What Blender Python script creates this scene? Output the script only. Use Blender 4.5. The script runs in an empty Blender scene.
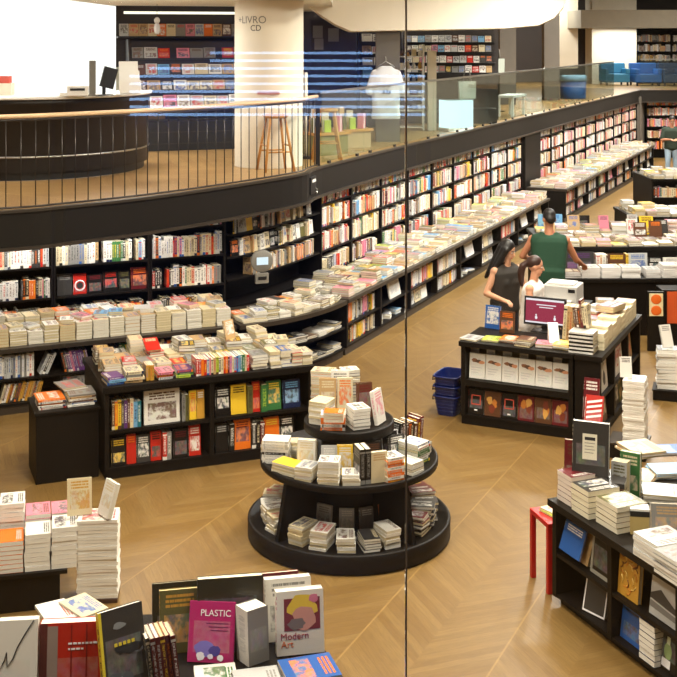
import bpy, bmesh, math, random, re
from mathutils import Vector, Matrix
from mathutils.bvhtree import BVHTree

R = random.Random(11)
scene = bpy.context.scene
COL = scene.collection
F, HC, HZ, CX = 1200.0, 3.95, 35.0, 338.5      # focal length in pixels, eye height, horizon row, centre column
UP = Vector((0, 0, 1))


def gp(px, py, z=0.0):
    """Point at height z that the photograph shows at (px, py): how the floor plan was measured."""
    Y = F * (HC - z) / (py - HZ)
    return Vector(((px - CX) / F * Y, Y, z))


# ------------------------------------------------------------------ colours
def lin(c):
    return tuple(((v / 255 + .055) / 1.055) ** 2.4 if v / 255 > .04045 else v / 255 / 12.92 for v in c)


PAL = {'white': (226, 222, 214), 'cream': (214, 199, 164), 'black': (22, 20, 20), 'charcoal': (58, 56, 55),
       'grey': (132, 130, 126), 'silver': (186, 186, 184), 'red': (186, 40, 28), 'orange': (224, 112, 30),
       'yellow': (230, 190, 52), 'green': (58, 112, 62), 'lime': (176, 196, 62), 'blue': (40, 88, 160),
       'light-blue': (112, 164, 204), 'navy': (24, 36, 70), 'brown': (92, 58, 38), 'tan': (188, 154, 108),
       'pink': (214, 128, 146), 'purple': (92, 52, 112), 'maroon': (98, 26, 32), 'teal': (36, 112, 126),
       'magenta': (176, 40, 104), 'gold': (196, 146, 56), 'olive': (96, 92, 52), 'dark-olive': (46, 42, 26)}
LINPAL = {k: lin(v) for k, v in PAL.items()}


# ------------------------------------------------------------------ node materials
class NT:
    def __init__(self, name):
        self.m = bpy.data.materials.new(name)
        self.m.use_nodes = True
        self.t = self.m.node_tree
        self.t.nodes.clear()
        self.out = self.t.nodes.new('ShaderNodeOutputMaterial')

    def n(self, typ, **kw):
        nd = self.t.nodes.new('ShaderNode' + typ)
        for k, v in kw.items():
            setattr(nd, k, v)
        return nd

    def set(self, sock, v):
        if hasattr(v, 'is_output'):
            self.t.links.new(v, sock)
        else:
            sock.default_value = v

    def math(self, op, a, b=0.0, c=0.0):
        nd = self.n('Math', operation=op)
        self.set(nd.inputs[0], a)
        self.set(nd.inputs[1], b)
        self.set(nd.inputs[2], c)
        return nd.outputs[0]

    def mul(self, *a):
        r = a[0]
        for b in a[1:]:
            r = self.math('MULTIPLY', r, b)
        return r

    def rng(self, x, lo, hi):
        return self.mul(self.math('GREATER_THAN', x, lo), self.math('LESS_THAN', x, hi))

    def mix(self, f, a, b):
        nd = self.n('Mix', data_type='RGBA')
        self.set(nd.inputs[0], f)
        self.set(nd.inputs[6], a if hasattr(a, 'is_output') else (*a[:3], 1))
        self.set(nd.inputs[7], b if hasattr(b, 'is_output') else (*b[:3], 1))
        return nd.outputs[2]

    def noise(self, vec, scale, detail=2.0, rough=.5):
        nd = self.n('TexNoise')
        if vec is not None:
            self.set(nd.inputs['Vector'], vec)
        nd.inputs['Scale'].default_value = scale
        nd.inputs['Detail'].default_value = detail
        nd.inputs['Roughness'].default_value = rough
        return nd.outputs['Fac'], nd.outputs['Color']

    def white(self, vec):
        nd = self.n('TexWhiteNoise', noise_dimensions='3D')
        self.set(nd.inputs['Vector'], vec)
        return nd.outputs['Value'], nd.outputs['Color']

    def comb(self, x, y, z=0.0):
        nd = self.n('CombineXYZ')
        for i, v in enumerate((x, y, z)):
            self.set(nd.inputs[i], v)
        return nd.outputs[0]

    def sep(self, v):
        nd = self.n('SeparateXYZ')
        self.set(nd.inputs[0], v)
        return nd.outputs

    def ramp(self, f, stops):
        nd = self.n('ValToRGB')
        e = nd.color_ramp.elements
        while len(e) < len(stops):
            e.new(.5)
        for el, (p, c) in zip(e, stops):
            el.position = p
            el.color = (*c[:3], 1)
        self.set(nd.inputs[0], f)
        return nd.outputs[0]

    def pbr(self, base, rough=.5, metal=0.0, spec=.5, emit=None, estr=0.0, bump=None, bstr=.2):
        p = self.n('BsdfPrincipled')
        self.set(p.inputs['Base Color'], base if hasattr(base, 'is_output') else (*base[:3], 1))
        self.set(p.inputs['Roughness'], rough)
        p.inputs['Metallic'].default_value = metal
        p.inputs['Specular IOR Level'].default_value = spec
        if emit is not None:
            self.set(p.inputs['Emission Color'], emit if hasattr(emit, 'is_output') else (*emit[:3], 1))
            p.inputs['Emission Strength'].default_value = estr
        if bump is not None:
            b = self.n('Bump')
            b.inputs['Strength'].default_value = bstr
            b.inputs['Distance'].default_value = .01
            self.set(b.inputs['Height'], bump)
            self.t.links.new(b.outputs[0], p.inputs['Normal'])
        self.t.links.new(p.outputs[0], self.out.inputs[0])
        return self.m


def simple(name, rgb, rough=.5, metal=0.0, spec=.5, var=.12, scale=6.0):
    """A plain finish with a little tonal variation."""
    t = NT(name)
    tc = t.n('TexCoord').outputs['Object']
    f, _ = t.noise(tc, scale, 3)
    c = lin(rgb)
    lo = tuple(v * (1 - var) for v in c)
    hi = tuple(min(1, v * (1 + var)) for v in c)
    return t.pbr(t.mix(f, lo, hi), rough, metal, spec)


def wood(name, rgb, rough=.4, along=(1, 14, 14), var=.35, spec=.5):
    t = NT(name)
    tc = t.n('TexCoord').outputs['Object']
    mp = t.n('Mapping')
    mp.inputs['Scale'].default_value = along
    t.t.links.new(tc, mp.inputs['Vector'])
    f, _ = t.noise(mp.outputs[0], 3.0, 4, .6)
    c = lin(rgb)
    col = t.mix(f, tuple(v * (1 - var) for v in c), tuple(v * (1 + var) for v in c))
    return t.pbr(col, rough, 0, spec)


def emitter(name, rgb, strength):
    t = NT(name)
    e = t.n('Emission')
    e.inputs[0].default_value = (*lin(rgb), 1)
    e.inputs[1].default_value = strength
    t.t.links.new(e.outputs[0], t.out.inputs[0])
    return t.m


def glass(name, tint=(1, 1, 1), refl=1.0, rough=0.0):
    t = NT(name)
    tr = t.n('BsdfTransparent')
    tr.inputs[0].default_value = (*tint, 1)
    gl = t.n('BsdfGlossy')
    gl.inputs['Roughness'].default_value = rough
    lw = t.n('LayerWeight')
    lw.inputs[0].default_value = .5
    k = t.mul(t.math('ADD', .04, t.mul(t.math('POWER', lw.outputs['Facing'], 5.0), .9)), refl)
    mx = t.n('MixShader')
    t.t.links.new(k, mx.inputs[0])
    t.t.links.new(tr.outputs[0], mx.inputs[1])
    t.t.links.new(gl.outputs[0], mx.inputs[2])
    t.t.links.new(mx.outputs[0], t.out.inputs[0])
    return t.m


def chevron_floor(name, a, b, dark, colw=.62, plank=.088, ang=.0, rough=.32):
    """Parquet laid in chevron bands."""
    t = NT(name)
    tc = t.n('TexCoord').outputs['Object']
    mp = t.n('Mapping')
    mp.inputs['Rotation'].default_value = (0, 0, ang)
    t.t.links.new(tc, mp.inputs['Vector'])
    x, y, _ = t.sep(mp.outputs[0])
    cu = t.math('DIVIDE', x, colw)
    ci = t.math('FLOOR', cu)
    fu = t.math('SUBTRACT', cu, ci)
    odd = t.math('MODULO', t.math('ABSOLUTE', ci), 2.0)
    sgn = t.math('SUBTRACT', t.mul(odd, 2.0), 1.0)
    v = t.math('ADD', y, t.mul(t.math('SUBTRACT', fu, .5), sgn, colw))
    pv = t.math('DIVIDE', v, plank * 1.414)
    pi = t.math('FLOOR', pv)
    fp = t.math('SUBTRACT', pv, pi)
    rnd, _ = t.white(t.comb(ci, pi, 3.0))
    along = t.math('SUBTRACT', t.mul(t.math('SUBTRACT', fu, .5), colw), t.mul(sgn, y))
    g, _ = t.noise(t.comb(t.mul(along, 2.2), t.mul(pv, 3.2), t.mul(rnd, 50.0)), 2.2, 5, .7)
    base = t.mix(rnd, a, b)
    base = t.mix(t.math('MULTIPLY_ADD', g, 1.1, -.22), base, dark)
    big, _ = t.noise(mp.outputs[0], .5, 2)
    base = t.mix(t.mul(big, .25), base, dark)
    line = t.math('LESS_THAN', fp, .05)
    base = t.mix(t.mul(line, .3), base, tuple(v * .5 for v in dark))
    bord = t.mul(t.math('LESS_THAN', fu, .03), t.math('MODULO', t.math('ABSOLUTE', ci), 2.0))
    base = t.mix(t.mul(bord, .28), base, tuple(min(1, v * 1.5) for v in a))
    rg = t.math('ADD', rough, t.mul(g, .12))
    return t.pbr(base, rg, 0, .45, bump=t.math('SUBTRACT', 1.0, line), bstr=.08)


def attr_col(t, n):
    a = t.n('Attribute', attribute_type='GEOMETRY', attribute_name=n)
    return a.outputs['Color']


def book_cover_mat():
    """Printed cover: the book's own ground colour, a picture block and title lines in its second colour."""
    t = NT('book_cover_print')
    uv = t.n('UVMap', uv_map='UVMap').outputs[0]
    u, v, _ = t.sep(uv)
    seed = t.math('FLOOR', u)
    fu = t.math('SUBTRACT', u, seed)
    col, acc = attr_col(t, 'Col'), attr_col(t, 'Acc')
    h1, hc = t.white(t.comb(seed, 1.0, 2.0))
    h2, _ = t.white(t.comb(seed, 7.0, 5.0))
    nf, nc = t.noise(t.comb(t.math('ADD', fu, t.mul(seed, 3.7)), v, seed), 4.5, 3, .6)
    nf2, _ = t.noise(t.comb(t.math('ADD', fu, t.mul(seed, 1.7)), v, seed), 9.0, 2, .6)
    lo = t.math('ADD', .08, t.mul(h2, .2))
    pic = t.mul(t.rng(fu, .1, .9), t.math('GREATER_THAN', v, lo), t.math('LESS_THAN', v, t.math('ADD', lo, t.math('ADD', .25, t.mul(h1, .3)))),
                t.math('GREATER_THAN', h1, .25))
    blot = t.math('SMOOTH_MIN', t.math('MAXIMUM', t.mul(t.math('SUBTRACT', nf, .42), 7.0), 0.0), 1.0, .1)
    art = t.mix(blot, col, acc)
    art = t.mix(t.mul(.35, nf2), art, nc)
    base = t.mix(pic, col, art)
    rows = t.math('GREATER_THAN', t.math('FRACT', t.mul(v, 13.0)), .42)
    word, _ = t.noise(t.comb(t.mul(fu, 3.0), t.math('FLOOR', t.mul(v, 13.0)), seed), 6.0, 2, .9)
    ttl = t.mul(t.rng(fu, .14, .86), t.rng(v, .7, .925), rows, t.math('GREATER_THAN', word, .44))
    base = t.mix(ttl, base, acc)
    return t.pbr(base, .32, 0, .4)


def book_spine_mat():
    t = NT('book_spine_print')
    uv = t.n('UVMap', uv_map='UVMap').outputs[0]
    u, v, _ = t.sep(uv)
    seed = t.math('FLOOR', u)
    fu = t.math('SUBTRACT', u, seed)
    col, acc = attr_col(t, 'Col'), attr_col(t, 'Acc')
    h1, _ = t.white(t.comb(seed, 4.0, 2.0))
    w, _ = t.noise(t.comb(t.math('FLOOR', t.mul(fu, 3.0)), t.mul(v, 9.0), t.mul(seed, 2.3)), 3.0, 2, .9)
    ttl = t.mul(t.rng(fu, .25, .78), t.rng(v, .2, .86), t.math('GREATER_THAN', w, .5))
    band = t.mul(t.math('GREATER_THAN', h1, .6), t.math('MAXIMUM', t.math('LESS_THAN', v, .12), t.rng(v, .88, .93)))
    base = t.mix(t.math('MAXIMUM', t.mul(ttl, .85), band), col, acc)
    return t.pbr(base, .38, 0, .4)


def page_mat():
    """Page edges: fine lines of paper; the boards show as a line on either side of the block."""
    t = NT('page_edges')
    uv = t.n('UVMap', uv_map='UVMap').outputs[0]
    u, v, _ = t.sep(uv)
    seed = t.math('FLOOR', u)
    fu = t.math('SUBTRACT', u, seed)
    col, acc = attr_col(t, 'Col'), attr_col(t, 'Acc')
    n, _ = t.noise(t.comb(t.mul(fu, .8), t.mul(v, 22.0), seed), 2.0, 2, .7)
    pg = t.mix(t.mul(n, .35), acc, lin((176, 160, 128)))
    edge = t.math('MAXIMUM', t.math('LESS_THAN', v, .09), t.math('GREATER_THAN', v, .91))
    return t.pbr(t.mix(edge, pg, col), .75, 0, .2)


M = {}


def init_materials():
    M['ebony'] = wood('ebony_stained_wood', (20, 16, 13), .5, (3, 3, 12), .12, .18)
    M['ebony_face'] = wood('dark_shelf_board', (18, 14, 12), .5, (2, 9, 9), .12, .18)
    M['edge'] = wood('dark_bronze_edging', (52, 44, 36), .4, (1, 9, 9), .15)
    M['fascia'] = wood('dark_fascia_board', (27, 23, 19), .55, (1, 1, 10), .1, .2)
    M['floor'] = chevron_floor('oak_chevron_parquet', lin((151, 121, 70)), lin((134, 103, 55)), lin((84, 59, 26)), .46, .062, math.radians(25))
    M['mezz_floor'] = chevron_floor('pale_oak_floor', lin((186, 151, 98)), lin((168, 132, 82)), lin((124, 90, 50)), 1.1, .1, math.radians(-60))
    M['plaster'] = simple('white_plaster', (238, 232, 220), .8, var=.04)
    M['ceiling'] = simple('white_ceiling_paint', (240, 236, 226), .85, var=.03)
    M['darkwall'] = simple('dark_back_wall_paint', (48, 40, 36), .7)
    M['sand'] = simple('sand_plaster', (206, 196, 176), .8, var=.06)
    M['column'] = simple('column_plaster', (226, 216, 196), .7, var=.05)
    M['rail'] = wood('pale_handrail_wood', (214, 180, 140), .4, (1, 12, 12), .15)
    M['steel'] = simple('dark_steel', (66, 62, 60), .35, .8)
    M['chrome'] = simple('brushed_steel', (180, 180, 178), .3, 1.0)
    M['glass'] = glass('clear_glass', (.97, .985, .98), 1.0)
    M['railglass'] = glass('balustrade_glass', (.9, .955, .93), 1.1)
    M['glass_edge'] = simple('green_glass_edge', (150, 200, 180), .2)
    M['black'] = simple('black_plastic', (20, 20, 22), .4)
    M['grey'] = simple('grey_paint', (120, 116, 108), .6)
    M['pillar'] = simple('taupe_paint', (96, 88, 78), .6)
    M['red'] = simple('red_lacquer', (178, 22, 24), .35)
    M['blue'] = simple('blue_plastic', (16, 32, 92), .35)
    M['seal'] = simple('grey_sealant', (140, 128, 112), .8)
    M['bluecloth'] = simple('blue_vinyl', (28, 72, 128), .45)
    M['white'] = simple('white_plastic', (236, 234, 230), .45, var=.03)
    M['cloth_white'] = simple('white_cotton', (206, 206, 208), .9, var=.05)
    M['stool'] = wood('natural_stool_wood', (186, 134, 70), .45, (8, 8, 2), .2)
    M['paper'] = simple('white_paper', (240, 238, 232), .8, var=.03)
    M['ink'] = simple('dark_ink', (40, 38, 40), .7)
    M['leaf'] = simple('leaf_green', (60, 96, 44), .6)
    M['cover'] = book_cover_mat()
    M['spine'] = book_spine_mat()
    M['pages'] = page_mat()


# ------------------------------------------------------------------ mesh collector
class MB:
    def __init__(self):
        self.v, self.f, self.mi, self.sm = [], [], [], []

    def add(self, vs, fs, mi=0, smooth=False):
        b = len(self.v)
        self.v += [tuple(p) for p in vs]
        for f in fs:
            self.f.append(tuple(b + i for i in f))
            self.mi.append(mi)
            self.sm.append(smooth)
        return self

    def box(self, x0, x1, y0, y1, z0, z1, mi=0, M4=None):
        vs = [Vector((x, y, z)) for z in (z0, z1) for y in (y0, y1) for x in (x0, x1)]
        if M4 is not None:
            vs = [M4 @ p for p in vs]
        return self.add(vs, [(0, 2, 3, 1), (4, 5, 7, 6), (0, 1, 5, 4), (2, 6, 7, 3), (0, 4, 6, 2), (1, 3, 7, 5)], mi)

    def prism(self, poly, z0, z1, mi=0):
        n = len(poly)
        vs = [(p[0], p[1], z0) for p in poly] + [(p[0], p[1], z1) for p in poly]
        fs = [tuple(range(n))[::-1], tuple(range(n, 2 * n))] + [(i, (i + 1) % n, n + (i + 1) % n, n + i) for i in range(n)]
        return self.add(vs, fs, mi)

    def lathe(self, prof, seg=48, c=(0, 0), a0=0.0, a1=None, mi=0, smooth=True):
        """prof: (r, z) pairs from bottom to top, closed at the axis if r is 0."""
        full = a1 is None
        n = seg if full else seg + 1
        vs, fs = [], []
        for r, z in prof:
            for k in range(n):
                a = a0 + ((2 * math.pi) if full else (a1 - a0)) * k / seg
                vs.append((c[0] + r * math.cos(a), c[1] + r * math.sin(a), z))
        for j in range(len(prof) - 1):
            for k in range(seg):
                k2 = (k + 1) % n
                fs.append((j * n + k, j * n + k2, (j + 1) * n + k2, (j + 1) * n + k))
        return self.add(vs, fs, mi, smooth)

    def tube(self, pts, r, seg=8, mi=0, r2=None, cap=True):
        pts = [Vector(p) for p in pts]
        n = len(pts)
        vs, fs = [], []
        ref = None
        for i, p in enumerate(pts):
            d = (pts[min(i + 1, n - 1)] - pts[max(i - 1, 0)]).normalized()
            if ref is None:
                ref = d.orthogonal().normalized()
            ref = (ref - d * ref.dot(d)).normalized()
            b = d.cross(ref)
            rr = r if r2 is None else r + (r2 - r) * i / (n - 1)
            for k in range(seg):
                a = 2 * math.pi * k / seg
                vs.append(p + (ref * math.cos(a) + b * math.sin(a)) * rr)
        for i in range(n - 1):
            for k in range(seg):
                k2 = (k + 1) % seg
                fs.append((i * seg + k, i * seg + k2, (i + 1) * seg + k2, (i + 1) * seg + k))
        self.add(vs, fs, mi, True)
        if cap:
            b = len(self.v) - n * seg
            self.f.append(tuple(b + k for k in range(seg))[::-1])
            self.f.append(tuple(b + (n - 1) * seg + k for k in range(seg)))
            self.mi += [mi, mi]
            self.sm += [False, False]
        return self

    def ell(self, c, r, rot=None, u=16, w=10, mi=0):
        vs, fs = [], []
        for j in range(w + 1):
            th = math.pi * j / w
            for i in range(u):
                ph = 2 * math.pi * i / u
                p = Vector((r[0] * math.sin(th) * math.cos(ph), r[1] * math.sin(th) * math.sin(ph), -r[2] * math.cos(th)))
                if rot is not None:
                    p = rot @ p
                vs.append(Vector(c) + p)
        for j in range(w):
            for i in range(u):
                i2 = (i + 1) % u
                fs.append((j * u + i, j * u + i2, (j + 1) * u + i2, (j + 1) * u + i))
        return self.add(vs, fs, mi, True)

    def cap(self, a, b, ra, rb, seg=12):
        """Tapered limb with round ends."""
        a, b = Vector(a), Vector(b)
        d = b - a
        L = d.length or 1e-6
        d /= L
        pts, rs = [], []
        for k in range(5):
            th = math.pi / 2 * k / 4
            pts.append(a - d * ra * math.cos(th))
            rs.append(max(ra * math.sin(th), 1e-4))
        for k in range(5):
            th = math.pi / 2 * (4 - k) / 4
            pts.append(b + d * rb * math.cos(th))
            rs.append(max(rb * math.sin(th), 1e-4))
        ref = d.orthogonal().normalized()
        bb = d.cross(ref)
        vs, fs = [], []
        for p, r in zip(pts, rs):
            for k in range(seg):
                an = 2 * math.pi * k / seg
                vs.append(p + (ref * math.cos(an) + bb * math.sin(an)) * r)
        for i in range(len(pts) - 1):
            for k in range(seg):
                k2 = (k + 1) % seg
                fs.append((i * seg + k, i * seg + k2, (i + 1) * seg + k2, (i + 1) * seg + k))
        n = len(pts)
        fs.append(tuple(range(seg))[::-1])
        fs.append(tuple((n - 1) * seg + k for k in range(seg)))
        return self.add(vs, fs, 0, True)

    def build(self, name, mats, parent=None, bevel=0.0):
        me = bpy.data.meshes.new(name)
        me.from_pydata(self.v, [], self.f)
        for m in (mats if isinstance(mats, (list, tuple)) else [mats]):
            me.materials.append(M[m] if isinstance(m, str) else m)
        me.polygons.foreach_set('material_index', self.mi)
        me.polygons.foreach_set('use_smooth', self.sm)
        me.update()
        o = bpy.data.objects.new(name, me)
        COL.objects.link(o)
        if parent is not None:
            o.parent = parent
        if bevel:
            b = o.modifiers.new('bevel', 'BEVEL')
            b.width = bevel
            b.segments = 2
            b.limit_method = 'ANGLE'
        return o


def tag(o, label=None, cat=None, group=None, kind=None):
    if label:
        o['label'] = label
    if cat:
        o['category'] = cat
    if group:
        o['group'] = group
    if kind:
        o['kind'] = kind
    return o


def empty(name, loc=(0, 0, 0), rz=0.0, label=None, cat=None, group=None):
    o = bpy.data.objects.new(name, None)
    o.empty_display_size = .1
    COL.objects.link(o)
    o.location = loc
    o.rotation_euler = (0, 0, rz)
    return tag(o, label, cat, group)


def struct(name, mb, mat, bevel=0.0):
    return tag(mb.build(name, mat, None, bevel), kind='structure')


def copy_tree(o, parent=None):
    c = o.copy()
    COL.objects.link(c)
    if parent is not None:
        c.parent = parent
    for ch in [x for x in COL.objects if x.parent == o]:
        copy_tree(ch, c)
    return c


def text_part(name, s, size, M4, mat, parent=None, align='CENTER', depth=.0008):
    cu = bpy.data.curves.new(name, 'FONT')
    cu.body = s
    cu.size = size
    cu.align_x = align
    cu.align_y = 'CENTER'
    cu.extrude = depth
    tmp = bpy.data.objects.new(name, cu)
    COL.objects.link(tmp)
    dg = bpy.context.evaluated_depsgraph_get()
    me = bpy.data.meshes.new_from_object(tmp.evaluated_get(dg))
    bpy.data.objects.remove(tmp)
    me.materials.clear()
    me.materials.append(M[mat] if isinstance(mat, str) else mat)
    o = bpy.data.objects.new(name, me)
    COL.objects.link(o)
    if parent is not None:
        o.parent = parent
    o.matrix_basis = M4
    return o


# ------------------------------------------------------------------ local frames along a front edge
class Fr:
    """x runs along a front edge from left to right, y goes inwards from it, z is up."""
    def __init__(self, P, d):
        self.P = Vector((P[0], P[1], P[2] if len(P) > 2 else 0.0))
        self.d = Vector((d[0], d[1], 0)).normalized()
        self.i = Vector((-self.d.y, self.d.x, 0))
        self.rz = math.atan2(self.d.y, self.d.x)

    def w(self, x, y, z=0.0):
        return self.P + self.d * x + self.i * y + UP * z

    def loc(self, px, py, z):
        q = gp(px, py, z) - self.P
        return q.dot(self.d), q.dot(self.i)

    def xat(self, px, y=0.0):
        """x where the vertical plane at depth y passes under image column px."""
        k = (px - CX) / F
        b = self.P + self.i * y
        return (b.x - k * b.y) / (k * self.d.y - self.d.x)


# ------------------------------------------------------------------ books
BOOKS = []
PAGE = [lin((220, 211, 187)), lin((226, 221, 207)), lin((210, 195, 158)), lin((230, 227, 219))]
ORD = ('first second third fourth fifth sixth seventh eighth ninth tenth eleventh twelfth thirteenth fourteenth fifteenth sixteenth '
       'seventeenth eighteenth nineteenth twentieth').split()
TENS = {2: 'twenty', 3: 'thirty', 4: 'forty', 5: 'fifty', 6: 'sixty', 7: 'seventy', 8: 'eighty', 9: 'ninety'}


def ordw(n):
    if n <= 20:
        return ORD[n - 1]
    t, r = divmod(n, 10)
    if t > 9:
        return 'hundredth'
    return TENS[t][:-1] + 'ieth' if r == 0 else TENS[t] + '-' + ORD[r - 1]


class Bk:
    __slots__ = ('M4', 'w', 'h', 't', 'col', 'acc', 'page', 'row', 'pose', 'kind', 'seed', 'area', 'label', 'k', 'extra', 'hard')


ROWN = {}
_ORDS = '|'.join(ORD) + r'|\w+ieth|\w+ty-\w+'


def fixrow(row):
    """'the third front stack on ...' -> 'third front stack from the left on ...' (piles are counted from the left)."""
    m = re.match(rf'^the ({_ORDS}) (.*?(?:stack|pile)) (.*)$', row)
    if m:
        return f'{m[1]} {m[2]} from the left, {m[3]}'.replace(', on the ', ', ').replace(', along the ', ', ').replace(', in the ', ', ')
    return row




def add_book(X, Y, Z, C, w, h, t, col, acc, row, pose, kind='book', page=None, label=None, extra=None, hard=True):
    """X spine->fore-edge, Y foot->head, Z back->front, C centre."""
    b = Bk()
    b.M4 = Matrix((X, Y, Z)).transposed().to_4x4()
    b.M4.translation = C
    b.w, b.h, b.t, b.col, b.acc = w, h, t, col, acc
    b.page = page if page is not None else R.choice(PAGE)
    row = fixrow(row)
    b.row, b.pose, b.kind, b.label, b.extra, b.hard = row, pose, kind, label, extra, hard
    b.seed = len(BOOKS) % 997 + 1
    b.area = 0
    ROWN[row] = ROWN.get(row, 0) + 1
    b.k = ROWN[row]
    BOOKS.append(b)
    return b


def contrast(c):
    r, g, b = PAL[c]
    return R.choice(['black', 'navy', 'red', 'brown', 'charcoal', 'blue']) if r + g + b > 380 else R.choice(['white', 'cream', 'white', 'yellow', 'orange', 'silver'])


def spines(fr, x0, x1, y, z, row, pal, hs=(.2, .26), ts=(.012, .04), wd=(.13, .17), gap=.03, lean=0.0, kind='book'):
    """A row of upright books, spines out."""
    x = x0
    while True:
        t = R.uniform(*ts)
        if x + t > x1:
            break
        c = R.choice(pal)
        run = 1 if R.random() < .72 else R.randint(2, 5)       # several copies of a title stand together
        h, w = R.uniform(*hs), R.uniform(*wd)
        for _ in range(run):
            if x + t > x1:
                break
            a = lean
            Yd = (UP * math.cos(a) + fr.d * math.sin(a))
            Zd = (fr.d * math.cos(a) - UP * math.sin(a))
            add_book(fr.i, Yd, Zd, fr.w(x + t / 2, y + w / 2 + R.uniform(0, .012), z + h / 2 * math.cos(a) + abs(math.sin(a)) * t / 2 + .001)
                     + fr.d * (math.sin(a) * h / 2), w, h, t, c, contrast(c), row, 'spine-out', kind)
            x += (t + .0014) / math.cos(a)
        if R.random() < gap:
            x += R.uniform(.02, .12)


def face(fr, x, y, z, w, h, t, col, acc, row, tilt=.15, turn=0.0, kind='book', label=None, extra=None, page=None, pose='face-out', hard=True):
    """One book standing face out, its bottom edge at (x, y, z), leaning back by tilt."""
    d = fr.d * math.cos(turn) + fr.i * math.sin(turn)
    inn = fr.i * math.cos(turn) - fr.d * math.sin(turn)
    Z = -inn * math.cos(tilt) + UP * math.sin(tilt)
    Yd = UP * math.cos(tilt) + inn * math.sin(tilt)
    C = fr.w(x, y, z + .001) + Yd * (h / 2) - Z * (t / 2) + UP * (t * math.sin(tilt))
    return add_book(d, Yd, Z, C, w, h, t, col, acc, row, pose, kind, page, label, extra, hard)


def stack(fr, x, y, z, n, w, h, t, row, cols, yaw=0.0, jit=.01, kind='paperback', accs=None, spine=False, page=None, label=None, hard=False, jr=.05):
    """n books lying one on another; (x, y) is the middle of the pile. spine: spines towards the front edge."""
    recs = []
    for k in range(n):
        a = yaw + R.uniform(-jr, jr)
        fwd = -fr.i * math.cos(a) + fr.d * math.sin(a)          # towards the viewer
        rt = fr.d * math.cos(a) + fr.i * math.sin(a)
        X = -fwd if spine else fwd
        Yd = UP.cross(X)
        c = cols[k % len(cols)]
        C = fr.w(x + R.uniform(-jit, jit), y + R.uniform(-jit, jit), z + (k + .5) * (t + .0012) + .001)
        recs.append(add_book(X, Yd, UP, C, w, h, t, c, (accs[k % len(accs)] if accs else contrast(c)), row, 'lying', kind, page, label, None, hard))
    m = len(recs)
    base = ROWN[fixrow(row)] - m
    for k, b in enumerate(recs):                                # count from the top
        b.k = base + (m - k)
    return z + n * (t + .0012) + .002
init_materials()

# ------------------------------------------------------------------ plan lines
TD = Vector((.407, .913, 0)).normalized()             # the long straight run
LD = Vector((.918, .396, 0)).normalized()             # the stretch that faces the camera
FT = Fr((1.71, 18.37), TD)                            # front edge of the long wall tables
FL = Fr((-3.5, 12.42), LD)
FS = Fr((1.71 - .822, 18.37 + .366), TD)              # front of the wall bookcases behind them
FSL = Fr((-3.856, 13.246), LD)
ZM, ZF = 2.15, 1.84                                   # mezzanine floor, underside of its fascia


def bez(a, b, c, n=12):
    return [a * (1 - t) ** 2 + b * (2 * t * (1 - t)) + c * t * t for t in [i / n for i in range(n + 1)]]


def V2(x, y):
    return Vector((x, y, 0))


def offset(line, d):
    """A polyline moved to its left by d."""
    out = []
    for i, p in enumerate(line):
        t = (line[min(i + 1, len(line) - 1)] - line[max(i - 1, 0)]).normalized()
        out.append(p + Vector((-t.y, t.x, 0)) * d)
    return out


def resample(line, step):
    out, acc, last = [line[0]], 0.0, line[0]
    for p in line[1:]:
        seg = p - last
        L = seg.length
        while acc + L >= step:
            last = last + seg.normalized() * (step - acc)
            out.append(last)
            seg = p - last
            L = seg.length
            acc = 0
        acc += L
        last = p
    return out


# fascia: an S-shaped balcony edge, then a long straight run and a return
_f = [gp(*p, ZM) for p in ((0, 217), (60, 212), (150, 202), (230, 190.5), (302, 178), (322, 170.5), (405, 149))]
_f = [V2(p.x, p.y) for p in _f]
BAL = [V2(-5.6, 10.9)]
pts = [V2(-5.6, 10.9)] + _f
for i in range(len(pts) - 1):                          # smooth it
    p0, p1, p2, p3 = pts[max(i - 1, 0)], pts[i], pts[i + 1], pts[min(i + 2, len(pts) - 1)]
    for k in range(1, 7):
        t = k / 6
        BAL.append(.5 * ((2 * p1) + (p2 - p0) * t + (2 * p0 - 5 * p1 + 4 * p2 - p3) * t * t + (3 * p1 - p0 - 3 * p2 + p3) * t ** 3))
_end = BAL[-1] + TD * 20.9
for k in range(1, 13):
    BAL.append(BAL[6 * 7] + (_end - BAL[6 * 7]) * k / 12)
BAL.append(V2(_end.x + 6.0, _end.y + .3))

# ------------------------------------------------------------------ ground floor shell
struct('floor', MB().box(-9, 17, -6, 47, -.1, 0), 'floor')
struct('wall_back', MB().box(-9, 17, 46.9, 47.1, -.1, 6.1), 'sand')
struct('wall_left', MB().box(-9.2, -9, -6, 47, -.1, 6.1), 'plaster')
struct('wall_right', MB().box(17, 17.2, -6, 47, -.1, 6.1), 'sand')
struct('wall_front', MB().box(-9, 17, -6.2, -6, -.1, 6.1), 'grey')
struct('ceiling', MB().box(-9, 17, -6, 47, 6.0, 6.1), 'ceiling')
struct('floor_gallery', MB().box(-9, 17, -6, .35, 2.2, 2.34), 'mezz_floor')

# mezzanine slab
poly = [(p.x, p.y) for p in BAL]
slab_poly = [(-9, 10.9)] + poly + [(17, BAL[-1].y), (17, 46.9), (-9, 46.9)]
off = offset(BAL, .045)
slab_in = [(-9, 10.95)] + [(p.x, p.y) for p in off] + [(17, off[-1].y), (17, 46.9), (-9, 46.9)]


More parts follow.
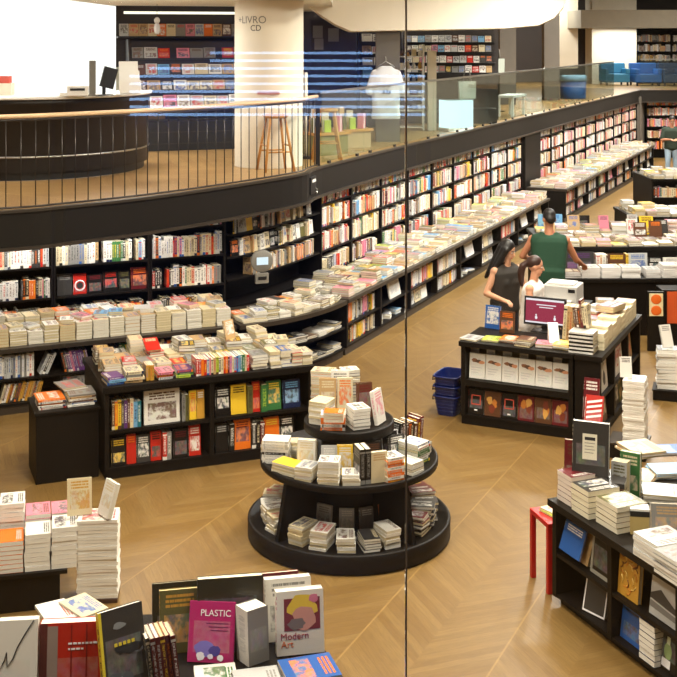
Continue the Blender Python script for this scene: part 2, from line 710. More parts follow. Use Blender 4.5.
def tri_prism(poly, z0, z1, mb):
    """Prism over a plan polygon that may be concave (caps filled by triangles)."""
    bm = bmesh.new()
    lo = [bm.verts.new((x, y, z0)) for x, y in poly]
    hi = [bm.verts.new((x, y, z1)) for x, y in poly]
    n = len(poly)
    bm.faces.new(lo[::-1])
    bm.faces.new(hi)
    for i in range(n):
        bm.faces.new((lo[i], lo[(i + 1) % n], hi[(i + 1) % n], hi[i]))
    bmesh.ops.triangulate(bm, faces=[f for f in bm.faces if len(f.verts) > 4])
    bmesh.ops.recalc_face_normals(bm, faces=bm.faces)
    bm.verts.index_update()
    mb.add([v.co[:] for v in bm.verts], [tuple(v.index for v in f.verts) for f in bm.faces])
    bm.free()
    return mb


struct('floor_mezzanine', tri_prism(slab_in, 2.02, ZM, MB()), 'mezz_floor')


def ribbon(line, d0, d1, z0, z1, mb=None, mi=0):
    """A strip between two offsets of a plan line, extruded from z0 to z1."""
    a, b = offset(line, d0), offset(line, d1)
    n = len(line)
    mb = mb or MB()
    vs = []
    for p, q in zip(a, b):
        vs += [(p.x, p.y, z0), (q.x, q.y, z0), (q.x, q.y, z1), (p.x, p.y, z1)]
    fs = []
    for i in range(n - 1):
        for k in range(4):
            k2 = (k + 1) % 4
            fs.append((i * 4 + k, (i + 1) * 4 + k, (i + 1) * 4 + k2, i * 4 + k2))
    fs += [(0, 1, 2, 3), tuple((n - 1) * 4 + k for k in (3, 2, 1, 0))]
    return mb.add(vs, fs, mi)


fb = ribbon(BAL, 0, .044, ZF, ZM + .03)
struct('trim_fascia', fb, 'fascia')
struct('trim_fascia_lip', ribbon(BAL, -.03, .05, ZF - .035, ZF - .002), 'edge')
struct('trim_fascia_rail', ribbon(BAL, -.02, .046, ZM + .032, ZM + .06), 'edge')

# small tag and hook on the fascia
i_s = min(range(len(BAL)), key=lambda i: abs(CX + F * BAL[i].x / BAL[i].y - 312))
ps = BAL[i_s]
td = (BAL[i_s + 1] - BAL[i_s]).normalized()
fsn = Fr((ps.x, ps.y), td)
tg = empty('exit_sign', fsn.w(0, -.035, 2.0), fsn.rz, 'small dark sign box with white strip on the balcony fascia', 'sign')
MB().box(-.13, .13, 0, .03, -.1, .12).build('housing', 'black', tg, .004)
MB().box(-.07, .09, -.006, -.001, .05, .085).build('light_strip', 'white', tg)
hk = MB().tube([(.06, -.004, -.03), (.06, -.03, -.05), (.075, -.03, -.08), (.05, -.03, -.1), (.04, -.02, -.075)], .009)
hk.build('hook', 'chrome', tg)

# ------------------------------------------------------------------ balcony rail with balusters, then glass
iP = min(range(len(BAL)), key=lambda i: abs(CX + F * BAL[i].x / BAL[i].y - 322))
bal_a, bal_b = BAL[:iP + 1], BAL[iP:]
rail_in = offset(bal_a, .06)
rt = empty('balcony_railing', (rail_in[0].x, rail_in[0].y, ZM + .06), 0,
           'curved balcony railing with thin dark balusters and pale wooden handrail', 'railing')
O0 = Vector((rail_in[0].x, rail_in[0].y, ZM + .06))


def rel(p, z):
    return Vector((p.x - O0.x, p.y - O0.y, z - O0.z))


MB().tube([rel(p, 3.135) for p in rail_in], .024, 10).build('handrail', 'rail', rt)
MB().tube([rel(p, 3.10) for p in rail_in], .012, 6).build('top_bar', 'steel', rt)
MB().tube([rel(p, ZM + .075) for p in rail_in], .012, 6).build('bottom_bar', 'steel', rt)
bars = resample(rail_in, .148)
vis = [p for p in bars if CX + F * p.x / p.y > -14]
for p in vis[:99]:
    MB().tube([rel(p, ZM + .08), rel(p, 3.09)], .0062, 6).build('baluster', 'steel', rt)
pp = rail_in[-1]
MB().box(-.03, .03, -.03, .03, 0, 1.0, M4=Matrix.Translation(rel(pp, ZM + .061))).build('end_post', 'steel', rt)

glass_line = offset(bal_b, .06)
g_run = resample([glass_line[0] + TD * .12] + glass_line[1:-1], 1.55)
nth_ = ['first', 'second', 'third', 'fourth', 'fifth', 'sixth', 'seventh', 'eighth', 'ninth', 'tenth', 'eleventh', 'twelfth', 'thirteenth', 'fourteenth', 'fifteenth', 'sixteenth']
for k in range(min(len(g_run) - 1, 13)):
    a, b = g_run[k], g_run[k + 1]
    d = (b - a).normalized()
    L = (b - a).length - .012
    f = Fr((a.x, a.y), d)
    gr = empty('glass_balustrade', (a.x, a.y, ZM + .061), f.rz,
               f'clear glass balustrade panel, {nth_[k]} along the balcony after the baluster railing', 'balustrade', 'glass panels along the balcony')
    MB().box(0, L, -.006, .006, .03, .95).build('glass_pane', 'railglass', gr)
    MB().box(0, L, -.014, .014, .952, .985).build('top_rail', 'chrome', gr)
    for x in (.25, L - .25):
        MB().box(x - .03, x + .03, -.016, .016, 0, .035).build('clamp', 'steel', gr)
# return of the balustrade past the corner
a, b = off[-2], off[-1]
d = (b - a).normalized()
f = Fr((a.x, a.y), d)
gr = empty('glass_balustrade', (a.x + .05, a.y + .06, ZM + .061), f.rz, 'clear glass balustrade panel on the short return past the balcony corner', 'balustrade', 'glass panels along the balcony')
MB().box(0, 3.2, -.006, .006, .03, .95).build('glass_pane', 'railglass', gr)
MB().box(0, 3.2, -.014, .014, .952, .985).build('top_rail', 'chrome', gr)

# glass wall the photograph looks through: two panes and the dark joint between them
gw = empty('glass_partition', (.0675, 1.2, 2.341), 0, 'full-height clear glass partition with one thin dark vertical joint', 'glass partition')
MB().box(-1.6, -.0009, -.005, .005, 0, 3.6).build('glass_pane', 'glass', gw)
MB().box(.0009, 1.6, -.005, .005, 0, 3.6).build('glass_pane', 'glass', gw)
MB().box(-.0008, .0008, -.002, .003, 0, 3.6).build('joint_seal', 'seal', gw)
MB().box(-1.6, 1.6, -.02, .02, 3.601, 3.658).build('head_channel', 'steel', gw)

# columns and piers under and on the mezzanine
cxy = V2(-.96, 16.6)
struct('column', MB().lathe([(.475, ZM + .002), (.475, 4.42)], 64, (cxy.x, cxy.y)), 'column')
ta = text_part('column_lettering', '+LIVRO', .15, Matrix(), 'grey')
bm = bmesh.new()
bm.from_mesh(ta.data)
bm.free()


def wrap_text(name, s, size, ang0, z, mat):
    o = text_part(name, s, size, Matrix(), mat)
    for v in o.data.vertices:
        a = ang0 + v.co.x / .478
        r = .4775 + v.co.z
        v.co = Vector((cxy.x + r * math.cos(a), cxy.y + r * math.sin(a), z + v.co.y))
    return o


bpy.data.objects.remove(ta)
wt = wrap_text('wall_lettering', '+LIVRO', .14, math.radians(-119), 4.15, 'grey')
tag(wt, 'pale grey raised lettering high on the white round column', 'lettering', kind='thing')
wt2 = wrap_text('wall_lettering', 'CD', .11, math.radians(-109), 4.04, 'black')
tag(wt2, 'two dark raised letters on the white round column', 'lettering', kind='thing')

for (x0, x1, nm) in ((7.45, 8.72, 'column_wall'),):
    mb = MB()
    P = [FS.w(x0, -.06), FS.w(x1, -.06), FS.w(x1, .6), FS.w(x0, .6)]
    struct(nm, mb.prism([(p.x, p.y) for p in P], 0, 2.0), 'ebony')
P = [FS.w(20.95, -.1), FS.w(22.9, -.1), FS.w(22.9, .6), FS.w(20.95, .6)]
struct('column_corner', MB().prism([(p.x, p.y) for p in P], 0, 2.0), 'pillar')
# ------------------------------------------------------------------ wall bookcases
def bookcase(fr, x0, x1, depth, z0, z1, planks, name, label, cat, group=None, plinth=0.0, back=True, face_m='ebony_face', th=.022, top=True, sides=(1, 1)):
    W = x1 - x0
    p = fr.w(x0, 0, z0)
    r = empty(name, p, fr.rz, label, cat, group)
    H = z1 - z0
    for s, x in zip(sides, (.001, W - th - .001)):
        if s:
            MB().box(x, x + th, 0, depth, 0, H).build('side_panel', face_m, r)
    if back:
        MB().box(th, W - th, depth - .015, depth - .001, 0, H).build('back_panel', face_m, r)
    for z in planks:
        MB().box(th + .001, W - th - .001, .004, depth - .016, z - z0 - th, z - z0).build('shelf', face_m, r)
    if top:
        MB().box(th + .001, W - th - .001, 0, depth - .016, H - th, H).build('top_panel', face_m, r)
    if plinth:
        MB().box(th + .001, W - th - .001, .02, .04, 0, plinth).build('plinth', 'edge', r)
    return r


MIXB = ['white'] * 7 + ['cream'] * 5 + ['black'] * 3 + ['red'] * 3 + ['charcoal', 'navy', 'orange', 'brown', 'silver', 'silver', 'purple', 'yellow', 'tan', 'maroon', 'light-blue', 'green', 'pink', 'grey']
DIAGB = ['white'] * 9 + ['cream'] * 7 + ['red'] * 3 + ['silver'] * 3 + ['tan'] * 2 + ['brown', 'black', 'orange', 'charcoal', 'grey', 'pink', 'yellow', 'maroon', 'green', 'light-blue']
FARB = ['white'] * 9 + ['cream'] * 6 + ['silver'] * 3 + ['pink'] * 3 + ['tan'] * 2 + ['red', 'brown', 'grey', 'charcoal', 'orange', 'maroon']
PALEB = ['cream'] * 6 + ['white'] * 5 + ['tan'] * 2 + ['silver']

ZL = (.30, .64, .99, 1.34, 1.69)
ZLN = {.64: 'bottom', .99: 'lower', 1.34: 'upper', 1.69: 'top'}
bays = ((-.45, .70), (.705, 1.81), (1.815, 2.735))
bname = ('bookcase beside the photo edge', 'bookcase with the white ring cover', 'bookcase before the curved corner')
for bi, (x0, x1) in enumerate(bays):
    bookcase(FSL, x0, x1, .34, .0, 2.0, ZL, 'wall_bookcase',
             ('dark wall bookcase under the balcony, leftmost, holding rows of mixed spines',
              'dark wall bookcase with a row of dark face-out covers, beside the leftmost one',
              'dark wall bookcase under the balcony, just before the curved corner bookcase')[bi], 'bookcase', 'bookcases under the balcony')
    for z in (.64, .99, 1.34, 1.69):
        rown = f'on the {ZLN[z]} shelf of the ' + ('leftmost wall bookcase', 'second wall bookcase', 'third wall bookcase')[bi]
        if bi == 1 and z == .99:
            xs = .05
            for q, (w, h, c, a, ex) in enumerate(((.17, .24, 'charcoal', 'grey', None), (.15, .23, 'red', 'white', 'ring'), (.17, .21, 'black', 'maroon', None),
                                                 (.17, .23, 'black', 'red', None), (.13, .22, 'black', 'olive', None), (.2, .25, 'maroon', 'orange', None))):
                face(FSL, x0 + xs + w / 2, .06, z, w, h, .02, c, a, rown, .12, extra=ex)
                xs += w + .012
        else:
            xa = x0 + .03
            if bi == 0:                                        # the part beyond the photo's edge
                spines(FSL, xa, FSL.xat(0), .02, z, rown + ', beyond the photo edge', MIXB, (.19, .25), (.014, .04))
                xa = FSL.xat(0) + .002
            spines(FSL, xa, x1 - .03, .02, z, rown, MIXB if z > .7 else ['brown', 'tan', 'cream', 'maroon', 'charcoal', 'white', 'black', 'orange'],
                   (.19, .27) if z > 1 else (.19, .25), (.014, .04), gap=.05)

# curved corner bookcase
cs = bez(V2(*FSL.w(2.75, 0)[:2]), V2(-1.01, 14.47), V2(*FS.w(-2.78, 0)[:2]), 16)
r = empty('curved_bookcase', (cs[0].x, cs[0].y, 0), 0, 'curved dark bookcase rounding the corner under the balcony', 'bookcase')
O0c = Vector((cs[0].x, cs[0].y, 0))


def shift(mb, o):
    mb.v = [(x - o.x, y - o.y, z - o.z) for x, y, z in mb.v]
    return mb


CZ = (.70, 1.02, 1.29, 1.56, 1.83)
for z in CZ:
    shift(ribbon(cs, .01, .32, z - .022, z), O0c).build('shelf', 'ebony_face', r)
shift(ribbon(cs, .325, .34, 0, 2.0), O0c).build('back_panel', 'ebony_face', r)
shift(ribbon(cs, .02, .32, 1.978, 2.0), O0c).build('top_panel', 'ebony_face', r)
csL = [(cs[i + 1] - cs[i]).length for i in range(16)]
for z in (1.02, 1.29, 1.56):
    nm = {1.02: 'lower', 1.29: 'middle', 1.56: 'upper'}[z]
    rown = f'on the {nm} shelf of the curved corner bookcase'
    line = resample(cs, .03)
    i, skip = (3 if z > 1.1 else 14), 0
    pal = {1.56: ['cream', 'white', 'yellow', 'charcoal', 'silver', 'tan', 'black'], 1.29: ['cream', 'olive', 'white', 'tan', 'cream', 'black', 'white'],
           1.02: ['tan', 'cream', 'grey', 'tan', 'orange', 'navy', 'white']}[z]
    while i < len(line) - 6:
        d = (line[i + 1] - line[i]).normalized()
        f = Fr((line[i].x, line[i].y), d)
        if R.random() < .45 and z > 1.1:
            w = R.uniform(.11, .14)
            c = R.choice(pal)
            face(f, w / 2, .05, z, w, R.uniform(.18, .21), .02, c, contrast(c), rown, .1)
            i += max(1, round((w + .012) / .03))
        else:
            t = R.uniform(.02, .028)
            c = R.choice(pal)
            h = R.uniform(.17, .22)
            add_book(f.i, UP, f.d, f.w(.014, .09, z + h / 2 + .001), .14, h, t, c, contrast(c), rown, 'spine-out')
            i += 1
            if R.random() < .12:
                i += 2

# straight run of bookcases
ZD = (.30, .70, 1.02, 1.34, 1.66)
ZDN = {.70: 'bottom', 1.02: 'lower', 1.34: 'middle', 1.66: 'top'}
edges = [-2.75] + [-1.71 + 1.145 * k for k in range(9)]
edges2 = [8.75 + 1.22 * k for k in range(11)]
bn = 0
for ed, sec in ((edges, 'near'), (edges2, 'far')):
    for k in range(len(ed) - 1):
        bn += 1
        bookcase(FS, ed[k], ed[k + 1] - .004, .34, 0, 2.0, ZD, 'wall_bookcase',
                 f'dark wall bookcase of pale spines, {ordw(k + 1)} bay {"after the curved corner" if sec == "near" else "beyond the black pier"}', 'bookcase', 'bookcases under the balcony')
        for z in ZD[1:]:
            spines(FS, ed[k] + .03, ed[k + 1] - .03, .02, z, f'on the {ZDN[z]} shelf, {ordw(k + 1)} bay ' + ('past the corner' if sec == 'near' else 'past the black pier'),
                   DIAGB if sec == 'near' else FARB, (.19, .27) if z > .8 else (.18, .24), (.014, .042), gap=.05)

# ------------------------------------------------------------------ long tables in front of the bookcases
ta0, tc0, tb0 = V2(*FL.w(2.6, 0)[:2]), V2(-.333, 13.787), V2(*FT.w(-4.0, 0)[:2])
TC = bez(ta0, tc0, tb0, 14)


def wall_table(fr, x0, x1, depth, label, group, bayw, zt=.70, near='straight', mids=(.37,)):
    W = x1 - x0
    r = empty('display_table', fr.w(x0, 0, 0), fr.rz, label, 'table', group)
    MB().box(0, W, -.03, depth, zt - .05, zt).build('table_top', 'edge', r, .004)
    MB().box(.02, W - .02, .03, depth - .02, .0, .09).build('plinth', 'edge', r)
    MB().box(.02, W - .02, .01, depth - .02, .092, .115).build('bottom_shelf', 'ebony_face', r)
    for m in mids:
        MB().box(.02, W - .02, .01, depth - .42, m - .02, m).build('shelf', 'ebony_face', r)
    MB().box(.02, W - .02, depth - .40, depth - .38, .117, zt - .052).build('back_panel', 'ebony_face', r)
    n = max(1, round(W / bayw))
    for k in range(n + 1):
        x = .001 + (W - .042) * k / n
        MB().box(x, x + .04, 0, depth - .405, .116, zt - .051).build('divider', 'ebony', r)
    return [(x0 + .045 + (W - .042) * k / n, x0 - .005 + (W - .042) * (k + 1) / n) for k in range(n)]


# the stretch facing the camera
b1 = wall_table(FL, -1.6, 2.56, .84, 'long dark table heaped with cream book stacks along the wall bookcases', 'tables along the wall', 1.4)
# bottom rows seen beside the small magazine box
x0, x1 = b1[0][0], b1[0][1]
e = FL.xat(38)
spines(FL, FL.xat(-60), FL.xat(0), .05, .37, 'under the long wall table beyond the photo edge', ['white', 'silver'], (.22, .25), (.016, .03), gap=0)
spines(FL, FL.xat(0) + .002, e - .02, .05, .37, 'on the upper shelf under the long wall table', ['white', 'white', 'white', 'silver', 'white', 'grey'], (.22, .25), (.016, .03), gap=0)
spines(FL, e + .02, e + .14, .05, .37, 'leaning under the long wall table', ['white', 'charcoal', 'silver'], (.22, .23), (.02, .03), gap=0, lean=.42)
spines(FL, FL.xat(0), FL.xat(40), .05, .116, 'on the lower shelf under the long wall table', ['tan', 'gold', 'cream', 'gold', 'brown', 'white', 'charcoal'], (.19, .21), (.016, .022), gap=0, lean=.28)
spines(FL, FL.xat(66), FL.xat(92), .05, .37, 'behind the small magazine box under the table', ['purple', 'purple', 'pink', 'purple', 'charcoal'], (.2, .23), (.016, .024), gap=0, lean=-.22)
spines(FL, FL.xat(64), FL.xat(92), .05, .116, 'low behind the small magazine box', ['grey', 'tan', 'olive', 'brown', 'cream'], (.2, .22), (.03, .04), gap=.3)
for (a, b) in b1[2:]:
    spines(FL, a + .03, b - .03, .06, .37, 'inside the long wall table', MIXB, (.2, .25), (.015, .035))
    spines(FL, a + .03, b - .03, .06, .116, 'low inside the long wall table', MIXB, (.18, .22), (.015, .035))

# stacks on it
x = FL.xat(-7)
k = 0
while x < 2.45:
    k += 1
    w = R.uniform(.155, .185)
    rn = f'the {ordw(k)} front stack on the long wall table'
    nb = R.randint(4, 7)
    t = R.choice((.024, .03, .038, .026))
    hgt = .2 if x < .6 else .24
    nb = max(3, min(9, int(R.uniform(hgt - .07, hgt) / t)))
    z = stack(FL, x + w / 2, .16, .70, nb, .22, w - .008, t, rn, [R.choice(PALEB)], 0, .004, jr=.02, page=R.choice(PAGE[:3]))
    if R.random() < .45:
        c = R.choice(['white', 'white', 'silver', 'cream', 'light-blue', 'pink'])
        stack(FL, x + w / 2 + R.uniform(-.05, .05), .22, z, R.randint(1, 2), .2, .145, .02, f'the loose books over the {ordw(k)} front stack', [c], R.uniform(-.5, .5))
    rn2 = f'the {ordw(k)} rear stack on the long wall table'
    stack(FL, x + w / 2, .44, .70, max(3, int(R.uniform(.12, .3) / .028)), .21, w - .012, .028, rn2, [R.choice(['white', 'cream', 'silver', 'red', 'tan', 'white', 'orange', 'light-blue'])], R.uniform(-.15, .15))
    stack(FL, x + w / 2, .70, .70, max(2, int(R.uniform(.08, .22) / .028)), .21, w - .012, .028, f'the {ordw(k)} back stack on the long wall table', [R.choice(['white', 'cream', 'brown', 'red', 'tan'])], 0)
    x += w + .006

# the curved stretch
O0c = Vector((TC[0].x, TC[0].y, 0))
r = empty('curved_table', O0c, 0, 'curved dark display table rounding the corner of the wall bookcases', 'table', 'tables along the wall')
shift(ribbon(TC, -.03, .84, .65, .70), O0c).build('table_top', 'edge', r)
shift(ribbon(TC, .03, .5, 0, .09), O0c).build('plinth', 'edge', r)
shift(ribbon(TC, .0, .46, .09, .115), O0c).build('bottom_shelf', 'ebony_face', r)
shift(ribbon(TC, .0, .44, .35, .37), O0c).build('shelf', 'ebony_face', r)
shift(ribbon(TC, .46, .48, .116, .648), O0c).build('back_panel', 'ebony_face', r)
tl = resample(TC, .01)
for zz, nm in ((.37, 'upper'), (.116, 'lower')):
    i, k = 4, 0
    while i < len(tl) - 22:
        d = (tl[i + 1] - tl[i]).normalized()
        f = Fr((tl[i].x, tl[i].y), d)
        k += 1
        c = R.choice(['black', 'charcoal', 'grey', 'black', 'white', 'brown', 'silver', 'navy'])
        stack(f, .08, .15, zz, R.randint(2, 5), .24, .17, .014, f'the {ordw(k)} pile under the curved table, {nm} shelf', [c, R.choice(['white', 'grey', 'black'])], R.uniform(-.1, .1), kind='magazine')
        i += 19
i, k = 3, 0
while i < len(tl) - 14:
    d = (tl[i + 1] - tl[i]).normalized()
    f = Fr((tl[i].x, tl[i].y), d)
    k += 1
    for (yy, nm) in ((.14, 'front'), (.42, 'rear')):
        c = R.choice(['cream', 'white', 'tan', 'brown', 'charcoal', 'white', 'orange', 'olive'])
        stack(f, .09, yy, .70, R.randint(2, 6), .22, .15 if yy < .3 else .13, .022, f'the {ordw(k)} {nm} stack on the curved table', [c], R.uniform(-.2, .2))
    i += 17

# the straight tables
b2 = wall_table(FT, -3.95, 6.1, .84, 'long dark table covered in low book stacks beside the walkway, nearer of two', 'tables along the wall', 1.12)
b3 = wall_table(FT, 7.55, 18.6, .86, 'long dark table covered in low book stacks beyond the black pier', 'tables along the wall', 1.1)
for bi, bb in enumerate((b2, b3)):
    word = ('nearer', 'farther')[bi]
    for k, (a, b) in enumerate(bb):
        if k % 3 != 1 or bi:
            for z in (.37, .116):
                m = R.random()
                rn = f'in {ordw(k + 1)} bay under {word} walkway table, {"upper" if z > .3 else "lower"} shelf'
                if m < .3:
                    q = a + .06
                    while q + .24 < b:
                        face(FT, q + .12, .07, z, .24, .235 if z > .3 else .2, .02, R.choice(['white', 'white', 'cream', 'pink', 'silver']), 'charcoal', rn, .12)
                        q += .27
                else:
                    spines(FT, a + .02, b - .02, .05, z, rn, DIAGB, (.19, .24) if z > .3 else (.17, .2), (.015, .04), gap=.1)
        else:
            face(FT, (a + b) / 2 + .1, .05, .37, .4, .24, .02, 'white', 'silver', f'in the {ordw(k + 1)} bay under the {word} walkway table', .2)
            for q in range(3):
                stack(FT, a + .15 + q * .3, .16, .116, R.randint(1, 3), .2, .16, .02, f'the {ordw(q + 1)} low pile, {ordw(k + 1)} bay of the {word} walkway table', [R.choice(['white', 'light-blue', 'silver', 'grey'])], R.uniform(-.5, .5))
    x, k = (-3.85 if bi == 0 else 7.62), 0
    xe = 6.05 if bi == 0 else 18.5
    while x < xe - .18:
        k += 1
        w = R.uniform(.16, .21)
        for yy, nm in ((.14, 'front'), (.40, 'middle'), (.66, 'back')):
            c = R.choice(['white', 'cream', 'silver', 'grey', 'cream', 'tan', 'pink', 'lime', 'red', 'light-blue', 'navy', 'tan', 'charcoal', 'brown', 'silver', 'grey', 'olive'])
            stack(FT, x + w / 2, yy, .70, R.randint(1, 5) + (1 if nm != 'front' else 0), .23, w - .012, R.uniform(.016, .03),
                  f'the {ordw(k)} {nm} stack on the {word} walkway table', [c], R.uniform(-.08, .08))
        x += w + .006

# price-check terminal in front of the curved bookcase
tp = gp(262, 300, .70)
tpp = V2(-.93, 14.36)
d = V2(.95, .3).normalized()
ft = Fr((tpp.x, tpp.y), d)
t = empty('price_checker', ft.w(0, -.03, .985), ft.rz, 'round grey price checker with small lit screen on the curved bookcase', 'terminal')
mb = MB()
prof = [(0, -.03), (.12, -.03), (.135, -.015), (.135, .015), (.12, .03), (0, .03)]
mb.lathe(prof, 32)
rot = Matrix.Rotation(math.radians(90), 4, 'X')
mb.v = [tuple(rot @ Vector(p) + Vector((0, -.02, .27))) for p in mb.v]
mb.build('casing', 'grey', t)
MB().box(-.07, .07, -.0565, -.0515, .23, .32).build('screen', emitter('terminal_screen', (225, 240, 250), 1.1), t)
MB().box(-.08, .08, -.05, .01, .002, .128).build('scanner_base', 'grey', t, .01)
MB().box(-.05, .05, -.056, -.0505, .05, .09).build('scan_window', 'black', t)
# ------------------------------------------------------------------ low bookcase table (mid left)
FB = Fr((-2.07, 10.63), (1.83, .72))
LW, LDp, LH = 1.96, 1.06, .83
r = empty('low_bookcase', FB.w(0, 0, 0), FB.rz, 'low black double-bay bookcase with colourful books inside and a heaped top', 'bookcase')
MB().box(-.02, LW + .02, -.02, LDp + .02, LH - .06, LH).build('top_panel', 'ebony', r, .006)
for x in (0, LW / 2 - .02, LW - .04):
    MB().box(x, x + .04, 0, LDp, .08, LH - .061).build('side_panel', 'ebony', r)
MB().box(.01, LW - .01, .02, LDp - .02, 0, .079).build('plinth', 'ebony_face', r)
for x0, x1 in ((.041, LW / 2 - .021), (LW / 2 + .021, LW - .041)):
    MB().box(x0, x1, .012, .34, .08, .1).build('bottom_shelf', 'ebony_face', r)
    MB().box(x0, x1, .012, .34, .40, .43).build('shelf', 'ebony_face', r)
    MB().box(x0, x1, .345, .36, .08, LH - .061).build('back_panel', 'ebony_face', r)


def explicit(fr, x0, y, z, row, items):
    """items: (pose, width, height, colour, accent)"""
    x = x0
    for it in items:
        p, w, h, c, a = it[:5]
        if p == 'g':
            x += w
        elif p == 's':
            add_book(fr.i, UP, fr.d, fr.w(x + w / 2, y + .08, z + h / 2 + .001), .15, h, w, c, a, row, 'spine-out')
            x += w + .0015
        else:
            face(fr, x + w / 2, y + .02, z, w, h, .025, c, a, row, .08, extra=it[5] if len(it) > 5 else None)
            x += w + .006


row = "on the low bookcase's upper shelf, first bay"
explicit(FB, .07, .03, .43, row, [('s', .024, .25, 'brown', 'cream'), ('s', .026, .25, 'orange', 'yellow'), ('s', .03, .26, 'yellow', 'brown'), ('s', .024, .25, 'charcoal', 'cream'),
        ('s', .028, .25, 'purple', 'white'), ('s', .022, .26, 'brown', 'white'), ('s', .03, .26, 'cream', 'red'), ('s', .034, .23, 'light-blue', 'navy'), ('s', .032, .23, 'teal', 'white'),
        ('g', .03, 0, 0, 0), ('f', .33, .3, 'white', 'brown'), ('g', .01, 0, 0, 0), ('s', .03, .25, 'grey', 'black'), ('s', .03, .24, 'olive', 'black'), ('g', .01, 0, 0, 0), ('f', .065, .26, 'yellow', 'orange'), ('f', .07, .26, 'gold', 'white')])
row = "on the low bookcase's lower shelf, first bay"
explicit(FB, .07, .03, .10, row, [('f', .13, .24, 'black', 'yellow'), ('f', .085, .26, 'red', 'orange'), ('f', .12, .24, 'charcoal', 'white'), ('f', .1, .26, 'red', 'black'), ('s', .04, .25, 'red', 'white'),
        ('s', .04, .25, 'grey', 'white'), ('g', .02, 0, 0, 0), ('f', .14, .25, 'black', 'maroon'), ('f', .11, .27, 'red', 'white'), ('f', .0, .0, 'red', 'red')][:9])
row = "on the low bookcase's upper shelf, second bay"
explicit(FB, 1.03, .03, .43, row, [('f', .14, .26, 'black', 'white'), ('f', .15, .27, 'yellow', 'black'), ('s', .05, .25, 'olive', 'black'), ('f', .075, .28, 'red', 'orange'), ('s', .06, .25, 'green', 'lime'),
        ('f', .14, .27, 'green', 'yellow'), ('g', .015, 0, 0, 0), ('f', .17, .26, 'navy', 'light-blue')])
row = "on the low bookcase's lower shelf, second bay"
explicit(FB, 1.03, .03, .10, row, [('f', .12, .25, 'black', 'silver'), ('s', .05, .25, 'black', 'white'), ('f', .16, .27, 'orange', 'maroon'), ('s', .04, .25, 'charcoal', 'white'), ('s', .04, .25, 'black', 'cream'),
        ('s', .04, .24, 'maroon', 'white'), ('f', .15, .26, 'orange', 'yellow'), ('f', .14, .25, 'black', 'white')])
# front edge of its top: piles then a long row of paperbacks with coloured spines
topc = [['light-blue', 'teal'], ['tan', 'cream'], ['brown', 'red'], ['red', 'cream'], ['purple', 'lime']]
xs = [.10, .27, .0, .50, .68]
stack(FB, .10, .13, LH, 3, .2, .15, .022, 'the first front pile on the low bookcase', ['blue', 'light-blue', 'purple'], .1, spine=True)
stack(FB, .28, .13, LH, 4, .2, .16, .024, 'the second front pile on the low bookcase', ['tan', 'cream', 'grey', 'cream'], -.05, spine=True)
spines(Fr(FB.w(0, 0), FB.d), .385, .46, .05, LH, 'upright between the front piles on the low bookcase', ['tan', 'cream', 'brown', 'gold'], (.12, .14), (.016, .02), gap=0)
stack(FB, .56, .13, LH, 3, .2, .15, .022, 'the third front pile on the low bookcase', ['silver', 'red', 'pink'], .04, spine=True)
stack(FB, .74, .13, LH, 3, .2, .15, .022, 'the fourth front pile on the low bookcase', ['lime', 'green', 'purple'], -.06, spine=True)
sp = ['red', 'red', 'orange', 'red', 'silver', 'pink', 'cream', 'tan', 'lime', 'olive', 'cream', 'red', 'orange', 'maroon', 'pink', 'cream', 'light-blue', 'blue', 'light-blue', 'teal', 'green', 'cream', 'red', 'brown', 'orange', 'tan', 'olive']
xx = .84
for c in sp[:24]:
    t = R.uniform(.014, .026)
    if xx + t > 1.36:
        break
    hh = .15 + R.uniform(-.008, .008)
    add_book(FB.i, UP, FB.d, FB.w(xx + t / 2, .12, LH + hh / 2 + .001), .18, hh, t, c, contrast(c), "in the low bookcase's front spine row", 'spine-out')
    xx += t + .001
stack(FB, 1.45, .13, LH, 5, .2, .15, .026, 'the fifth front pile on the low bookcase', ['olive', 'grey', 'tan'], 0)
for k, c in enumerate((['cream'], ['blue', 'cream'], ['cream', 'red'], ['cream'])):
    stack(FB, 1.60 + k * .105, .12, LH, 5 - (k == 3), .2, .1, .03, f'the {ordw(k + 6)} front pile on the low bookcase', c, .0, jr=.02)
# further rows
k = 0
for yy, y2 in ((.37, 'second'), (.60, 'third'), (.85, 'rear')):
    x = .10
    k = 0
    while x < 1.88:
        k += 1
        w = R.uniform(.135, .165)
        c = R.choice(['cream', 'cream', 'tan', 'brown', 'white', 'charcoal', 'grey', 'red', 'tan', 'olive', 'black'])
        if y2 == 'rear' and x > .35:
            c = R.choice(['cream', 'white', 'tan', 'cream'])
        stack(FB, x + w / 2 - .05, yy, LH, R.randint(2, 5) + (2 if y2 == 'rear' else 1), .2, w - .012, R.uniform(.018, .028), f'the {ordw(k)} {y2}-row pile on the low bookcase', [c], R.uniform(-.2, .2))
        x += w + .006
face(FB, .55, .48, LH + .14, .14, .2, .02, 'red', 'cream', 'propped over the piles on the low bookcase', 1.2)
face(FB, 1.34, .60, LH + .15, .13, .19, .02, 'tan', 'white', 'standing over the rear piles of the low bookcase', .25, .5)

